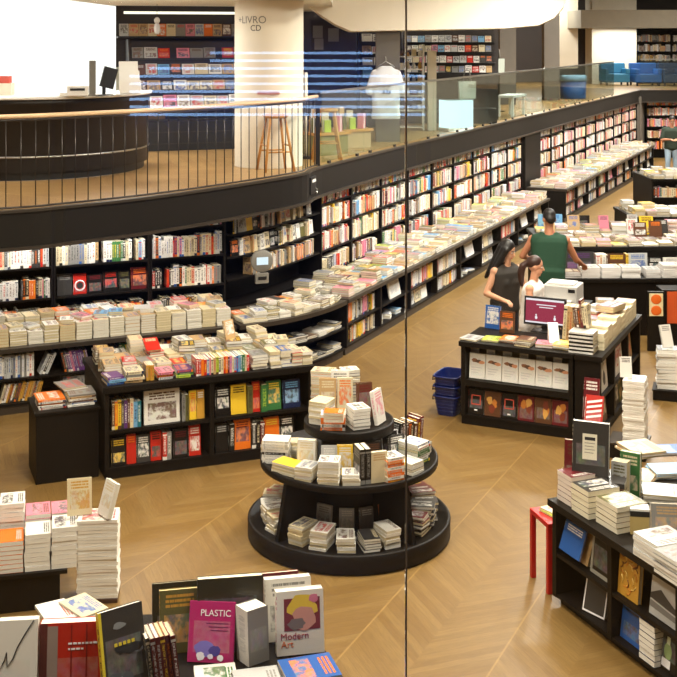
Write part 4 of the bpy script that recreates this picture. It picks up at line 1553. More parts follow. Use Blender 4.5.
stack(FD, 1.03, .11, .071, 7, .19, .15, .034, "the striped stack on the low display's lower shelf", ['navy', 'black'], 0, .003, page=lin((246, 244, 238)), jr=.01)
face(FD, 1.17, .06, .071, .23, .25, .03, 'black', 'white', row, .12, extra='bottle')
face(FD, 1.50, .06, .071, .25, .25, .03, 'black', 'lime', row, .12)
# its top: stacks by the far corner
T = "on the low display"
x, y = FD.loc(559, 499, DH)
stack(FD, .10, .14, DH, 6, .22, .17, .033, f'the maroon-covered corner stack {T}', ['brown', 'maroon'], 0, .004, jr=.02, page=lin((238, 224, 214)))
stack(FD, .31, .14, DH, 5, .25, .2, .036, f'the cream-edged stack {T}', ['charcoal', 'brown'], 0, .004, jr=.02, page=lin((240, 232, 206)))
stack(FD, .56, .17, DH, 5, .24, .23, .033, f'the olive-covered stack {T}', ['olive', 'olive', 'brown'], 0, .004, jr=.02, page=lin((240, 232, 210)), spine=False)
ft = Fr(FD.w(.27, .24)[:2], (.93, -.36))
stack(ft, .02, .12, DH, 5, .26, .23, .034, f'the charcoal pile under the grey album {T}', ['charcoal', 'brown'], 0, .004, spine=True)
zt_ = DH + 5 * .0352 + .002
fa = Fr(gp(590, 477, zt_)[:2], (.93, -.36))
face(fa, .0, 0, zt_ + .002, .25, .36, .055, 'charcoal', 'cream', 'standing tall on the charcoal pile, low display', .1, extra='label', page=lin((246, 244, 240)))
face(fa, -.13, .12, DH, .15, .36, .04, 'maroon', 'brown', 'behind the grey album, low display', .12)
fg = Fr(gp(621, 503, DH)[:2], (.75, -.66))
face(fg, -.02, .0, DH, .11, .27, .09, 'silver', 'olive', f'upright behind the boxed set {T}', .05, .2)
face(fg, .0, .12, DH, .14, .31, .05, 'green', 'cream', f'upright by the grey album {T}', .05, .2)
# boxed set: tan box with a dark band and white top
bs = Fr(gp(640, 535, DH)[:2], (1, -.15))
r = empty('boxed_set', bs.w(0, 0, DH + .001), bs.rz, 'tan boxed set with dark band and white top on the low display', 'box')
MB().box(-.06, .06, 0, .09, 0, .115).build('case', simple('tan_card', (196, 172, 110), .6), r)
MB().box(-.061, .061, -.001, .09, .116, .15).build('band', 'black', r)
MB().box(-.06, .06, 0, .09, .151, .165).build('page_block', 'paper', r)
# large leaning grey book and flat magazines
fk = Fr(gp(668, 545, DH)[:2], (1, -.12))
face(fk, .02, .0, DH, .24, .23, .06, 'grey', 'tan', f'large, leaning near the boxed set {T}', .25)
f0 = Fr((0, 0), (1, 0))
for k, (px, py, n, w, h, c, a, tr) in enumerate(((641, 452, 3, .26, .3, 'tan', 'brown', .3), (672, 452, 2, .26, .2, 'blue', 'light-blue', .1), (670, 474, 3, .3, .22, 'light-blue', 'white', .15),
                                              (640, 478, 2, .22, .26, 'tan', 'grey', -.5), (664, 498, 4, .28, .24, 'silver', 'tan', -.2), (634, 490, 2, .2, .25, 'black', 'charcoal', -.6))):
    p = gp(px, py, DH)
    fr = Fr((p.x, p.y), (math.cos(tr), math.sin(tr)))
    stack(fr, 0, 0, DH, n, h, w, .014, f'the {("round-print", "blue", "pale blue", "narrow tan", "silvery", "black")[k]} magazine pile {T}', [c], 0, kind='magazine', accs=[a], jr=.06)
for k, (px, py, n, c) in enumerate(((655, 560, 6, 'silver'), (676, 578, 6, 'grey'))):
    p = gp(px, py, DH)
    x, y = FD.loc(px, py, DH)
    stack(FD, x, y + .06, DH, n, .26, .24, .022, f'the {("silver-covered", "grey-covered")[k]} stack on the low display', [c], 0, .006, jr=.03, page=lin((236, 234, 228)))
stack(FD, 1.62, .16, DH, 5, .26, .24, .022, 'the stack nearest the camera on the low display', ['white', 'silver'], 0)
stack(FD, 1.3, .6, DH, 4, .26, .24, .022, 'the inner stack on the low display', ['white', 'grey'], .3)

# red stool with a book on it
p = gp(533, 577, 0)
FST = Fr((p.x, p.y), (.27, -.963))
rs = empty('red_stool', FST.w(0, 0, 0), FST.rz, 'small red lacquered stool behind the low display', 'stool')
SH = .50
for x, y in ((0, .0), (.27, .0), (0, .34), (.27, .34)):
    MB().box(x - .018, x + .018, y - .018, y + .018, 0, SH - .036).build('leg', 'red', rs, .004)
MB().box(-.019, .289, -.019, .359, SH - .035, SH).build('seat', 'red', rs, .005)
stack(FST, .12, .17, SH, 2, .25, .2, .014, 'the pile on the red stool', ['lime', 'cream'], .3, kind='magazine', accs=['green', 'red'])

# ------------------------------------------------------------------ low plinth of white stacks (lower left) and the tall white pile
FP = Fr((-3.35, 7.93), (1.47, .36))
r = empty('book_plinth', FP.w(0, 0, 0), FP.rz, 'low black plinth carrying rows of white book stacks', 'plinth')
MB().box(0, 1.47, .0, .62, 0, .24).build('body', 'ebony', r)
MB().box(-.02, 1.52, -.03, .64, .241, .27).build('top_panel', 'ebony', r, .004)
xs = [(.96, 7), (1.14, 7), (1.32, 8), (1.50, 9)]
for k, (x, n) in enumerate(xs):
    stack(FP, x, .11, .27, n, .23, .17, .03, f'the {ordw(k + 1)} front stack on the low black plinth', ['orange' if k == 1 else 'white'], 0, .004, jr=.02, page=lin((240, 238, 230)))
for k, (x, n) in enumerate(((.96, 12), (1.14, 12), (1.32, 9), (1.50, 9))):
    stack(FP, x, .38, .27, n, .23, .17, .03, f'the {ordw(k + 1)} rear stack on the low black plinth', [R.choice(['white', 'pink', 'white'])], 0, .006, jr=.03, page=lin((240, 238, 230)))
pw = gp(97, 604, 0)
fw_ = Fr((pw.x, pw.y), (1, .1))
r = empty('pile_plinth', fw_.w(0, 0, 0), fw_.rz, 'flat dark base board under the tall white pile by the plinth', 'base board')
MB().box(-.14, .14, .0, .24, 0, .03).build('board', simple('walnut_board', (70, 46, 32), .5), r, .004)
zp = stack(fw_, 0, .12, .031, 24, .225, .278, .0215, 'the tall white pile beside the plinth', ['white'], 0, .004, jr=.02, page=lin((242, 238, 228)))
fz = fw_
face(fw_, -.13, .10, zp, .17, .25, .014, 'cream', 'gold', 'propped on the tall white pile, front view', .15, .15)
face(fw_, .03, .05, zp, .15, .24, .035, 'white', 'cream', 'propped on the tall white pile, turned away', .3, -1.0)

# ------------------------------------------------------------------ foreground table of art books (bottom left)
ZA = .85
ta = empty('art_book_table', (0, 0, 0), 0, 'dark foreground table crowded with large art books', 'table')
tp_ = [gp(-40, 640, ZA), gp(62, 618, ZA), gp(200, 612, ZA), gp(318, 640, ZA), gp(352, 690, ZA), gp(352, 760, ZA), gp(-40, 760, ZA)]
tq = [(p.x, p.y) for p in tp_]
MB().prism(tq[::-1], ZA - .05, ZA).build('table_top', 'ebony', ta)
cx_ = sum(p[0] for p in tq) / len(tq)
cy_ = sum(p[1] for p in tq) / len(tq)
MB().prism([(cx_ + (x - cx_) * .86, cy_ + (y - cy_) * .86) for x, y in tq][::-1], .09, ZA - .051).build('body', 'ebony_face', ta)
MB().prism([(cx_ + (x - cx_) * .8, cy_ + (y - cy_) * .8) for x, y in tq][::-1], 0, .089).build('plinth', 'ebony_face', ta)
A = 'on the foreground art table'
zA = ZA


def art(px, py, w, h, t, col, acc, tilt, turn, label, extra=None, page=None, hard=True):
    """One big book standing with the middle of its lower front edge at (px, py)."""
    p = gp(px, py, ZA)
    f = Fr((p.x, p.y), (1, 0))
    return face(f, 0, 0, ZA, w, h, t, col, acc, A, tilt, turn, 'book', label, extra, page, hard=hard)


PGW = lin((246, 242, 232))
art(-2, 712, .34, .37, .07, 'white', 'black', .22, .12, 'white book with a black handwritten scribble on its cover, foreground table', 'scribble', PGW)
art(71, 702, .30, .33, .085, 'red', 'maroon', .18, .10, 'big red-covered book with two small white title lines, foreground table', 'redtitle', PGW)
art(128, 700, .225, .40, .03, 'charcoal', 'grey', .22, .62, 'dark photo-covered book with yellow spine and title, foreground table', 'yellowspine', PGW)
art(180, 654, .20, .30, .03, 'olive', 'gold', .16, .2, 'olive gilt-framed book standing behind the dark spines, foreground table', None, lin((226, 206, 150)))
art(176, 640, .24, .28, .02, 'dark-olive', 'brown', .12, .2, 'slim dark book behind the olive gilt-framed one, foreground table', 'dark', lin((236, 224, 190)))
art(231, 655, .33, .36, .055, 'dark-olive', 'black', .14, .16, 'tall dark olive book behind the magenta book, foreground table', 'dark', lin((236, 226, 196)))
art(279, 630, .22, .28, .03, 'maroon', 'brown', .14, .2, 'dark maroon book leaning behind the modern art volumes', 'dark', lin((236, 214, 190)))
art(210, 664, .23, .275, .02, 'magenta', 'purple', .28, -.08, 'magenta book titled plastic with purple cover art, foreground table', 'plastic', PGW)
art(259, 665, .12, .265, .11, 'grey', 'white', .06, .62, 'thick white-spined book with grey cover, turned sideways on the foreground table', 'whitespine', PGW)
art(301, 656, .24, .305, .055, 'white', 'magenta', .13, .2, 'white modern art volume with a portrait-coloured cover patch, front copy', 'modern', PGW)
art(289, 642, .24, .305, .05, 'white', 'grey', .13, .2, 'second white modern art volume, behind the front copy', None, PGW)
p = gp(173, 690, ZA)
f = Fr((p.x, p.y), (.93, .36))
spines(f, -.10, .045, .0, ZA, "in the foreground table's slim row", ['brown', 'charcoal', 'brown', 'maroon'], (.25, .26), (.018, .024), gap=0, lean=-.12)
for (px, py, n, w, h, c, a, tr, nm) in ((216, 684, 2, .2, .26, 'white', 'green', .2, 'fruit-print'), (258, 690, 3, .22, .26, 'silver', 'grey', .25, 'silver-grey'),
                                        (310, 681, 5, .26, .22, 'blue', 'orange', .32, 'blue-orange')):
    p = gp(px, py, ZA)
    f = Fr((p.x, p.y), (math.cos(tr), math.sin(tr)))
    stack(f, 0, 0, ZA, n, h, w, .012, f'the {nm} pile on the foreground table', [c], 0, .004, kind='magazine', accs=[a], jr=.04)
p = gp(94, 613, ZA)
f = Fr((p.x, p.y), (.96, .2))
for k in range(2):
    stack(f, -.2 + k * .15, .02, ZA, 2 + k % 2, .24, .16, .012, f'the {ordw(k + 1)} loose pile on the foreground table back edge', [['white', 'cream', 'white'][k]], [.3, .5, -.3][k], kind='magazine')
# ------------------------------------------------------------------ upper floor
struct('window_1', MB().box(-8.9, -3.82, 20.75, 20.8, 2.2, 5.9), emitter('daylit_frosted_window', (255, 253, 246), 1.35))
struct('trim_window_post', MB().box(-3.81, -3.69, 20.55, 20.85, ZM + .002, 5.9), simple('pale_frame_paint', (196, 196, 176), .6))
struct('wall_rack', MB().box(-3.68, 3.4, 25.5, 25.7, ZM + .002, 5.95), 'darkwall')
struct('wall_mezzanine_end', MB().box(-8.9, 17, 45.6, 45.7, ZM + .002, 5.95), 'darkwall')
struct('ceiling_soffit', MB().box(-3.68, -.1, 15.6, 24.5, 4.425, 4.6), 'ceiling')
# round reception desk
dc = V2(-4.25, 16.35)
r = empty('reception_desk', (dc.x, dc.y, ZM + .002), 0, 'round dark reception desk with pale counter top behind the railing', 'desk')
MB().lathe([(1.58, 0), (1.58, .1)], 72, a0=math.pi * .94, a1=math.pi * 2.06).build('plinth', 'black', r)
MB().lathe([(1.64, .101), (1.64, .92), (1.66, .93), (1.66, 1.0), (1.3, 1.0), (1.3, .101)], 72, a0=math.pi * .94, a1=math.pi * 2.06).build('body', wood('dark_desk_veneer', (31, 26, 24), .4, (14, 14, 1), .3, .3), r)
MB().lathe([(1.645, .28), (1.655, .285), (1.655, .30), (1.645, .305)], 72, a0=math.pi * .94, a1=math.pi * 2.06).build('foot_rail', 'chrome', r)
MB().lathe([(1.22, 1.001), (1.69, 1.001), (1.69, 1.035), (1.22, 1.035), (1.22, 1.001)], 72, a0=math.pi * .94, a1=math.pi * 2.06).build('counter_top', 'white', r)
ZD_ = ZM + 1.04


def at(px, Y, z):
    return Vector(((px - CX) / F * Y, Y, z))


p = at(78, 14.95, ZD_)
t = empty('receipt_printer', p, .15, 'pale printer box on the round reception desk', 'printer')
MB().box(-.13, .13, -.1, .1, 0, .13).build('body', 'white', t, .012)
MB().box(-.22, -.131, -.08, .06, 0, .04).build('paper_tray', 'paper', t)
MB().box(-.09, .09, -.106, -.101, .07, .1).build('slot', 'black', t)
p = at(104, 15.1, ZD_)
t = empty('monitor', p, .5, 'slim dark monitor tilted on the round reception desk', 'monitor')
MB().box(-.1, .1, -.08, .08, 0, .015).build('stand_base', 'black', t)
MB().box(-.02, .02, -.01, .02, .015, .16).build('stand_neck', 'black', t)
MB().box(-.09, .09, -.02, .01, .1, .36, M4=Matrix.Rotation(math.radians(15), 4, 'Y')).build('screen', 'black', t, .004)
p = at(92.5, 14.98, ZD_)
t = empty('card_holder', p, 0, 'narrow upright grey stand beside the slim monitor on the reception desk', 'stand')
MB().box(-.06, .06, -.05, .05, 0, .015).build('base', 'grey', t)
MB().box(-.04, .04, -.01, .01, .015, .44).build('panel', 'grey', t)
p = at(128, 15.35, ZD_)
t = empty('leaflet_rack', p, .35, 'white stepped leaflet rack on the end of the reception desk', 'rack')
for k in range(3):
    MB().box(-.13 + k * .02, .15 + k * .0, -.13 + k * .09, -.1 + k * .09, 0, .16 + k * .14, M4=Matrix.Rotation(math.radians(-12), 4, 'X')).build('leaflet_panel', 'paper', t)
MB().box(-.14, .16, -.15, .14, 0, .012).build('base', 'white', t)
p = at(5, 15.2, ZD_)
t = empty('card_box', p, 0, 'small cream box with red contents at the desk end', 'box')
MB().box(-.1, .1, -.08, .08, 0, .15).build('body', 'sand', t)
MB().box(-.08, .07, -.06, .06, .151, .24).build('contents', simple('red_card', (186, 74, 60), .6), t)
# red and white pillar sign past the desk
t = empty('bollard_sign', gp(143, 146, ZM) + Vector((.02, 0, .002)), 0, 'slim white and red post standing past the end of the reception desk', 'post')
MB().box(-.05, .05, -.05, .05, 0, .18).build('foot', 'black', t)
MB().box(-.05, .05, -.05, .05, .181, .36).build('red_band', 'red', t)
MB().box(-.05, .05, -.05, .05, .361, .98).build('white_band', 'white', t)

# magazine rack along the dark wall: straight top shelf, slanted tiers below, black chest at the foot
MAGC = ['white'] * 5 + ['cream'] * 3 + ['silver'] * 4 + ['grey'] * 2 + ['tan', 'pink', 'charcoal', 'red', 'brown', 'light-blue']
FR_ = Fr(gp(135, 152, ZM)[:2], (.95, .31))


def tier_rack(fr, W, zs, name, label, group, wq, hq, kind, gapq=0.0, chest=.45, step=.12, th=.3, word='', top=True):
    r = empty(name, fr.w(0, 0, ZM + .002), fr.rz, label, 'rack', group)
    n = len(zs)
    if chest:
        MB().box(.1, W, 0, .5, 0, chest).build('chest', 'black', r)
        for q in range(2):
            MB().box(.15, W - .05, -.004, -.001, .1 + q * .18, .115 + q * .18).build('chest_ledge', 'steel', r)
    for k, z in enumerate(zs):
        y = .25 + step * k
        MB().box(0, W, y - .06, y + .1, z - ZM - .024, z - ZM - .002).build('ledge', 'black', r)
        MB().box(0, W, y + .101, y + .12, z - ZM - .024, z - ZM + th).build('tier_panel', 'darkwall', r)
        x, g = .05, 0
        while x + wq < W - .02:
            w = wq * R.uniform(.9, 1.08)
            c = R.choice(MAGC)
            face(fr, x + w / 2, y + .0, z + .001, w, hq * R.uniform(.85, 1.0), .01, c, contrast(c), f"on {word}'s {ordw(n - k)} tier down", .28, kind=kind)
            x += w + .012
            g += 1
            if gapq and k == n - 1 and g % 3 == 0:
                x += gapq
    yb = .25 + step * (n - 1) + .16
    MB().add([(-.03, -.02, chest * .6), (-.03, yb, chest * .6), (-.03, yb, zs[-1] - ZM + .32), (-.03, yb - .25, zs[-1] - ZM + .32), (0, -.02, chest * .6), (0, yb, chest * .6), (0, yb, zs[-1] - ZM + .32), (0, yb - .25, zs[-1] - ZM + .32)],
             [(3, 2, 1, 0), (4, 5, 6, 7), (0, 1, 5, 4), (1, 2, 6, 5), (2, 3, 7, 6), (3, 0, 4, 7)]).build('side_panel', 'steel', r)
    return r


tier_rack(FR_, 2.3, (2.80, 3.04, 3.30, 3.56), 'magazine_rack', 'tiered black magazine rack between the reception desk and the white column', 'racks on the upper floor', .2, .21, 'magazine', .1, .46, .13, .28, 'the desk-side rack')
ftop = Fr(FR_.w(-.15, .85)[:2], FR_.d)
r = empty('wall_shelf', ftop.w(0, .0, 3.93), ftop.rz, 'long dark wall shelf of small magazines above the tiered rack', 'shelf')
MB().box(0, 3.0, -.02, .2, -.03, -.002).build('shelf_board', 'black', r)
MB().box(0, 3.0, .201, .22, -.5, .6).build('back_panel', 'darkwall', r)
x = .03
while x < 2.85:
    w = R.uniform(.13, .17)
    c = R.choice(['tan', 'cream', 'white', 'brown', 'grey', 'pink', 'orange', 'silver'])
    face(ftop, x + w / 2, .03, 3.93, w, .2, .012, c, contrast(c), 'on the wall shelf above the rack', .1, kind='magazine')
    x += w + .006
MB().box(.1, 2.9, -.01, .03, .36, .4).build('light_strip', emitter('strip_light', (255, 244, 220), 1.6), r)
# bright hanging mobile by the rack top
t = empty('hanging_figure', at(157, 18.2, 4.05), 0, 'small pale hanging figure below the soffit beside the magazine rack', 'ornament')
MB().ell((0, 0, .12), (.045, .04, .05)).build('head', 'white', t)
MB().ell((0, 0, .0), (.05, .045, .09)).build('body', 'cloth_white', t)
MB().tube([(0, 0, .17), (0, 0, .37)], .004, 6).build('cord', 'steel', t)

# racks right of the column
F2 = Fr(at(403, 24.4, 0)[:2], (.995, -.06))
tier_rack(F2, 1.9, (3.18, 3.38, 3.60, 3.80), 'disc_rack', 'tiered black rack of small cases on the dark wall under the white bulkhead', 'racks on the upper floor', .125, .15, 'disc_case', 0, .3, .1, .18, 'the small-case rack')
F3 = Fr(at(362, 23.4, 0)[:2], (.99, .1))
tier_rack(F3, .55, (3.1, 3.35, 3.58, 3.82), 'disc_rack', 'narrow black rack of pale cases behind the hanging shirt', 'racks on the upper floor', .2, .165, 'disc_case', 0, .3, .06, .2, 'the shirt-side rack')
F4 = Fr(at(312, 23.4, 0)[:2], (.99, .1))
r = empty('poster_board', F4.w(0, 0, ZM + .002), F4.rz, 'dark board with two round grey portraits beside the white column', 'board')
MB().box(-.02, .85, .03, .08, 0, 2.1).build('board_panel', 'darkwall', r)
for x, z, s in ((.02, 1.86, .12), (.05, 1.62, .11), (.32, 1.8, .13)):
    MB().box(x, x + s * 1.6, .018, .029, z - s, z + s).build('print', 'grey', r)

# hanging white bulkhead
bx = []
prof = [(303, 0), (309, 8), (320, 16), (334, 25), (350, 32), (400, 31), (450, 30), (500, 29), (535, 26), (550, 19), (560, 8), (565, -6), (565, -40), (300, -40)]
pv = [((a - CX) / F * 20.5, HC + (HZ - b) / F * 20.5) for a, b in prof]
mb = MB()
n = len(pv)
rows = []
for yy, sc2 in ((20.0, .985), (20.1, 1.0), (23.0, 1.0), (23.1, .985)):
    cxx = sum(p[0] for p in pv) / n
    czz = 4.8
    rows += [(cxx + (x - cxx) * sc2, yy, czz + (z - czz) * sc2) for x, z in pv]
fs = [tuple(range(n))[::-1], tuple(range(3 * n, 4 * n))]
for j in range(3):
    fs += [(j * n + k, j * n + (k + 1) % n, (j + 1) * n + (k + 1) % n, (j + 1) * n + k) for k in range(n)]
mb.add(rows, fs)
struct('ceiling_bulkhead', mb, simple('warm_white_bulkhead', (244, 234, 214), .7, var=.03))

# stools by the column
def stool(p, rz, label):
    t = empty('bar_stool', p, rz, label, 'stool', 'stools by the column')
    MB().lathe([(0, .70), (.15, .70), (.165, .715), (.165, .735), (.15, .75), (0, .752)], 28).build('seat', 'stool', t)
    for sx, sy in ((-1, -1), (1, -1), (-1, 1), (1, 1)):
        MB().tube([(sx * .2, sy * .2, 0), (sx * .1, sy * .1, .70)], .019, 8).build('leg', 'stool', t)
    for (a, b, z) in (((-1, -1), (1, -1), .26), ((-1, 1), (1, 1), .26), ((-1, -1), (-1, 1), .34), ((1, -1), (1, 1), .34)):
        k = .2 - .1 * z / .7
        MB().tube([(a[0] * k, a[1] * k, z), (b[0] * k, b[1] * k, z)], .012, 6).build('stretcher', 'stool', t)
    return t


stool(gp(274, 171, ZM) + Vector((.02, .0, .003)), .35, 'wooden bar stool before the white column, nearer one with its seat in full view')
stool(Vector((-.17, 17.15, ZM + .003)), .1, 'wooden bar stool half hidden, standing past the white column')
t = empty('notice_board', (cxy.x + .02, cxy.y - .482, ZM + .85), 0, 'narrow reddish plaque fixed low on the white column', 'plaque')
MB().box(-.15, .15, -.012, .004, .15, .19).build('plate', simple('reddish_plaque', (176, 120, 100), .6), t)
# info pole
t = empty('info_stand', Vector((-.475, 17.55, ZM + .003)), 0, 'slim pale stand with a small dark panel near the railing end post', 'stand')
MB().lathe([(0, 0), (.16, 0), (.16, .02), (0, .025)], 24).build('base', 'steel', t)
MB().tube([(0, 0, .02), (0, 0, 1.25)], .022, 8).build('pole', 'column', t)
MB().box(-.11, .08, -.03, -.01, .62, .84).build('panel', 'black', t)

# low shop furniture behind the first glass panels
for (px, py, w, h, d, mt, nm, lb) in ((338, 162, .62, .34, .45, 'olive', 'gift_table', 'low table of green and tan gift items behind the glass, beside the railing end'),
                                      (364, 154, .6, .3, .45, 'tan', 'gift_table', 'low table of pastel gift items behind the glass, beside the hanging shirt')):
    f = Fr((gp(px, py, ZM) + Vector((-.3, .75, 0)))[:2], TD)
    r = empty(nm, f.w(0, 0, ZM + .002), f.rz - .5, lb, 'table', 'gift tables behind the glass')
    MB().box(0, w, 0, d, h - .04, h).build('table_top', 'stool', r)
    MB().box(.03, w - .03, .03, d - .03, 0, h - .041).build('body', simple('gift_table_' + mt, (122, 112, 66) if mt == 'olive' else (170, 142, 104), .7), r)
    for k in range(5):
        x = .06 + k * (w - .1) / 5
        c = ['olive', 'tan', 'lime', 'cream', 'pink'][k]
        g = empty('gift_box', Vector(f.w(0, 0, 0)) + Matrix.Rotation(f.rz - .5, 3, 'Z') @ Vector((x, d * (.3 + .4 * (k % 2)), ZM + h + .003)), f.rz - .4 * k,
                  f'{c} gift box with ribbon, {ordw(k + 1)} along the {"olive-side" if mt == "olive" else "shirt-side"} gift table', 'box', 'gift boxes upstairs')
        hh = [.22, .34, .18, .28, .24][k]
        MB().box(-.05, .05, -.05, .05, 0, hh).build('box_body', simple('gift_' + c, PAL[c], .6), g)
        MB().box(-.052, .052, -.012, .012, 0.001, hh + .002).build('ribbon', 'white', g)

# taupe pillars
for (px, Y, w) in ((388, 20.2, .40), (508, 31.0, .42), (552, 33.0, .42)):
    X = (px - CX) / F * Y
    struct('column_square', MB().box(X - w / 2, X + w / 2, Y, Y + w, ZM + .002, 5.9), 'pillar')
# shirt on a hanger against the first of them
X = (386 - CX) / F * 19.9
t = empty('tshirt', (X, 19.95, 0), 0, 'white short-sleeved shirt with a dark chest print hung on the taupe pillar', 'shirt')
mb = MB()
z0 = HC - (119 - 35) / F * 19.95
z1 = HC - (66 - 35) / F * 19.95
H = z1 - z0
secs = [(z0, .245, .075), (z0 + .15, .235, .09), (z0 + H * .45, .235, .1), (z0 + H * .7, .25, .095), (z0 + H * .86, .24, .08), (z0 + H * .95, .15, .06), (z0 + H, .09, .05)]
vs, fs = [], []
for z, rx, ry in secs:
    for k in range(24):
        a_ = 2 * math.pi * k / 24
        c_, s_ = math.cos(a_), math.sin(a_)
        vs.append((math.copysign(abs(c_) ** .7, c_) * rx, math.copysign(abs(s_) ** .8, s_) * ry * (1 + .06 * math.sin(5 * a_ + 9 * z)), z))
for q in range(len(secs) - 1):
    for k in range(24):
        fs.append((q * 24 + k, q * 24 + (k + 1) % 24, (q + 1) * 24 + (k + 1) % 24, (q + 1) * 24 + k))
fs += [tuple(range(24))[::-1], tuple(len(vs) - 24 + k for k in range(24))]
mb.add(vs, fs)
m2 = MB()
for s in (-1, 1):
    m2.cap((s * .18, 0, z1 - .13), (s * .27, -.01, z1 - .42), .075, .075)
m2.v = [(x, y * .75, z) for x, y, z in m2.v]
mb.add(m2.v, m2.f)
o = mb.build('shirt_body', 'cloth_white', t)
rm = o.modifiers.new('remesh', 'REMESH')
rm.mode = 'VOXEL'
rm.voxel_size = .014
sm_ = o.modifiers.new('smooth', 'SMOOTH')
sm_.iterations = 6
o.data.polygons.foreach_set('use_smooth', [True] * len(o.data.polygons))
zc = z0 + H * .55
mbp = MB()
for x, zz, w, h in ((-.045, .05, .035, .03), (.035, .05, .035, .03), (-.055, -.055, .035, .06), (.005, -.05, .02, .06), (.04, -.055, .035, .05)):
    mbp.box(x, x + w, -.122, -.08, zc + zz, zc + zz + h)
mbp.build('chest_print', 'ink', t)
MB().tube([(-.15, 0, z1 - .02), (0, 0, z1 + .08), (.15, 0, z1 - .02)], .008, 6).build('hanger', 'chrome', t)
MB().tube([(0, 0, z1 + .08), (0, 0, z1 + .14), (.0, .12, z1 + .15), (0, .24, z1 + .15)], .006, 6).build('hook', 'chrome', t)

# white wire shelving with small goods
X = (411 - CX) / F * 22.6
t = empty('display_shelving', (X, 22.6, ZM + .002), 0, 'tall white wire shelving of small goods beside the hanging shirt', 'shelving')
for sx in (-.24, .24):
    for sy in (0, .3):
        MB().box(sx - .012, sx + .012, sy, sy + .024, 0, 1.62).build('post', 'white', t)
lvl = (.05, .36, .64, .9, 1.14, 1.38)
for z in lvl:
    MB().box(-.24, .24, 0, .32, z, z + .018).build('shelf', 'white', t)
MB().box(.32, .48, .0, .25, 0, 1.5).build('side_banner', 'column', t)
gn = 0
for li, z in enumerate(lvl[1:]):
    for k in range(4):
        c = R.choice(['white', 'cream', 'tan', 'grey', 'silver', 'brown', 'gold'])
        gn += 1
        g = empty('keepsake', (X - .17 + k * .115, 22.72, ZM + z + .022), R.uniform(-.4, .4), f'small {c} keepsake, {ordw(k + 1)} along the {ordw(li + 1)} shelf up the white shelving', 'keepsake', 'keepsakes on the white shelving')
        hh = R.uniform(.07, .15)
        mt = simple(f'keepsake_{gn}', PAL[c], .5)
        if R.random() < .5:
            MB().lathe([(0, 0), (.03, 0), (.042, hh * .4), (.022, hh * .8), (.03, hh), (0, hh)], 12).build('vessel', mt, g)
        else:
            MB().box(-.04, .04, -.03, .03, 0, hh * .85).build('carton', mt, g)
            MB().box(-.042, .042, -.032, .032, hh * .85, hh).build('lid', 'paper', g)
# glowing white display cube
p = gp(462, 133, ZM)
t = empty('display_case', (p.x + .03, p.y + .35, ZM + .002), math.atan2(TD.y, TD.x) - math.radians(40), 'glowing pale blue display case behind the glass balustrade', 'display case')
MB().box(-.27, .27, 0, .4, 0, .06).build('base', 'white', t)
MB().box(-.26, .26, 0.01, .39, .061, .58).build('light_box', emitter('light_box_glow', (216, 248, 252), 1.9), t)
MB().box(-.28, .28, -.01, .41, .581, .61).build('top_panel', 'railglass', t)
# bags and frames on the low white table farther along
p = gp(512, 118, ZM)
t = empty('display_table', (4.05, 26.7, ZM + .002), math.radians(66), 'low white display table farther along the glass balustrade', 'table')
MB().box(-.5, .5, 0, .42, .42, .47).build('table_top', 'white', t)
for x in (-.47, .42):
    for y in (.03, .34):
        MB().box(x, x + .05, y, y + .05, 0, .419).build('leg', 'white', t)
for k, (px, Y, zz, lb) in enumerate(((467, 23.55, 0.0, 'pale grey tote bag upright beside the glowing display case'), (497, 28.2, .35, 'pale tote bag raised on a post before the taupe pillar'))):
    X = (px - CX) / F * Y
    t = empty('tote_bag', (X, Y, ZM + .002), .2, lb, 'bag', 'tote bags upstairs')
    h0 = .55 + zz
    MB().box(-.15, .15, -.12, .12, 0, .02).build('stand_base', 'steel', t)
    MB().tube([(0, 0, .02), (0, 0, h0)], .02, 8).build('stand_post', 'steel', t)
    MB().add([(-.16, -.06, h0), (.16, -.06, h0), (.16, .06, h0), (-.16, .06, h0), (-.18, -.03, h0 + .34), (.18, -.03, h0 + .34), (.18, .03, h0 + .34), (-.18, .03, h0 + .34)],
             [(3, 2, 1, 0), (4, 5, 6, 7), (0, 1, 5, 4), (1, 2, 6, 5), (2, 3, 7, 6), (3, 0, 4, 7)]).build('bag_body', simple(f'tote_cloth_{k}', (176, 182, 170), .8), t)
    MB().tube([(-.08, 0, h0 + .34), (-.05, 0, h0 + .55), (.05, 0, h0 + .55), (.08, 0, h0 + .34)], .012, 8).build('handle', 'grey', t)
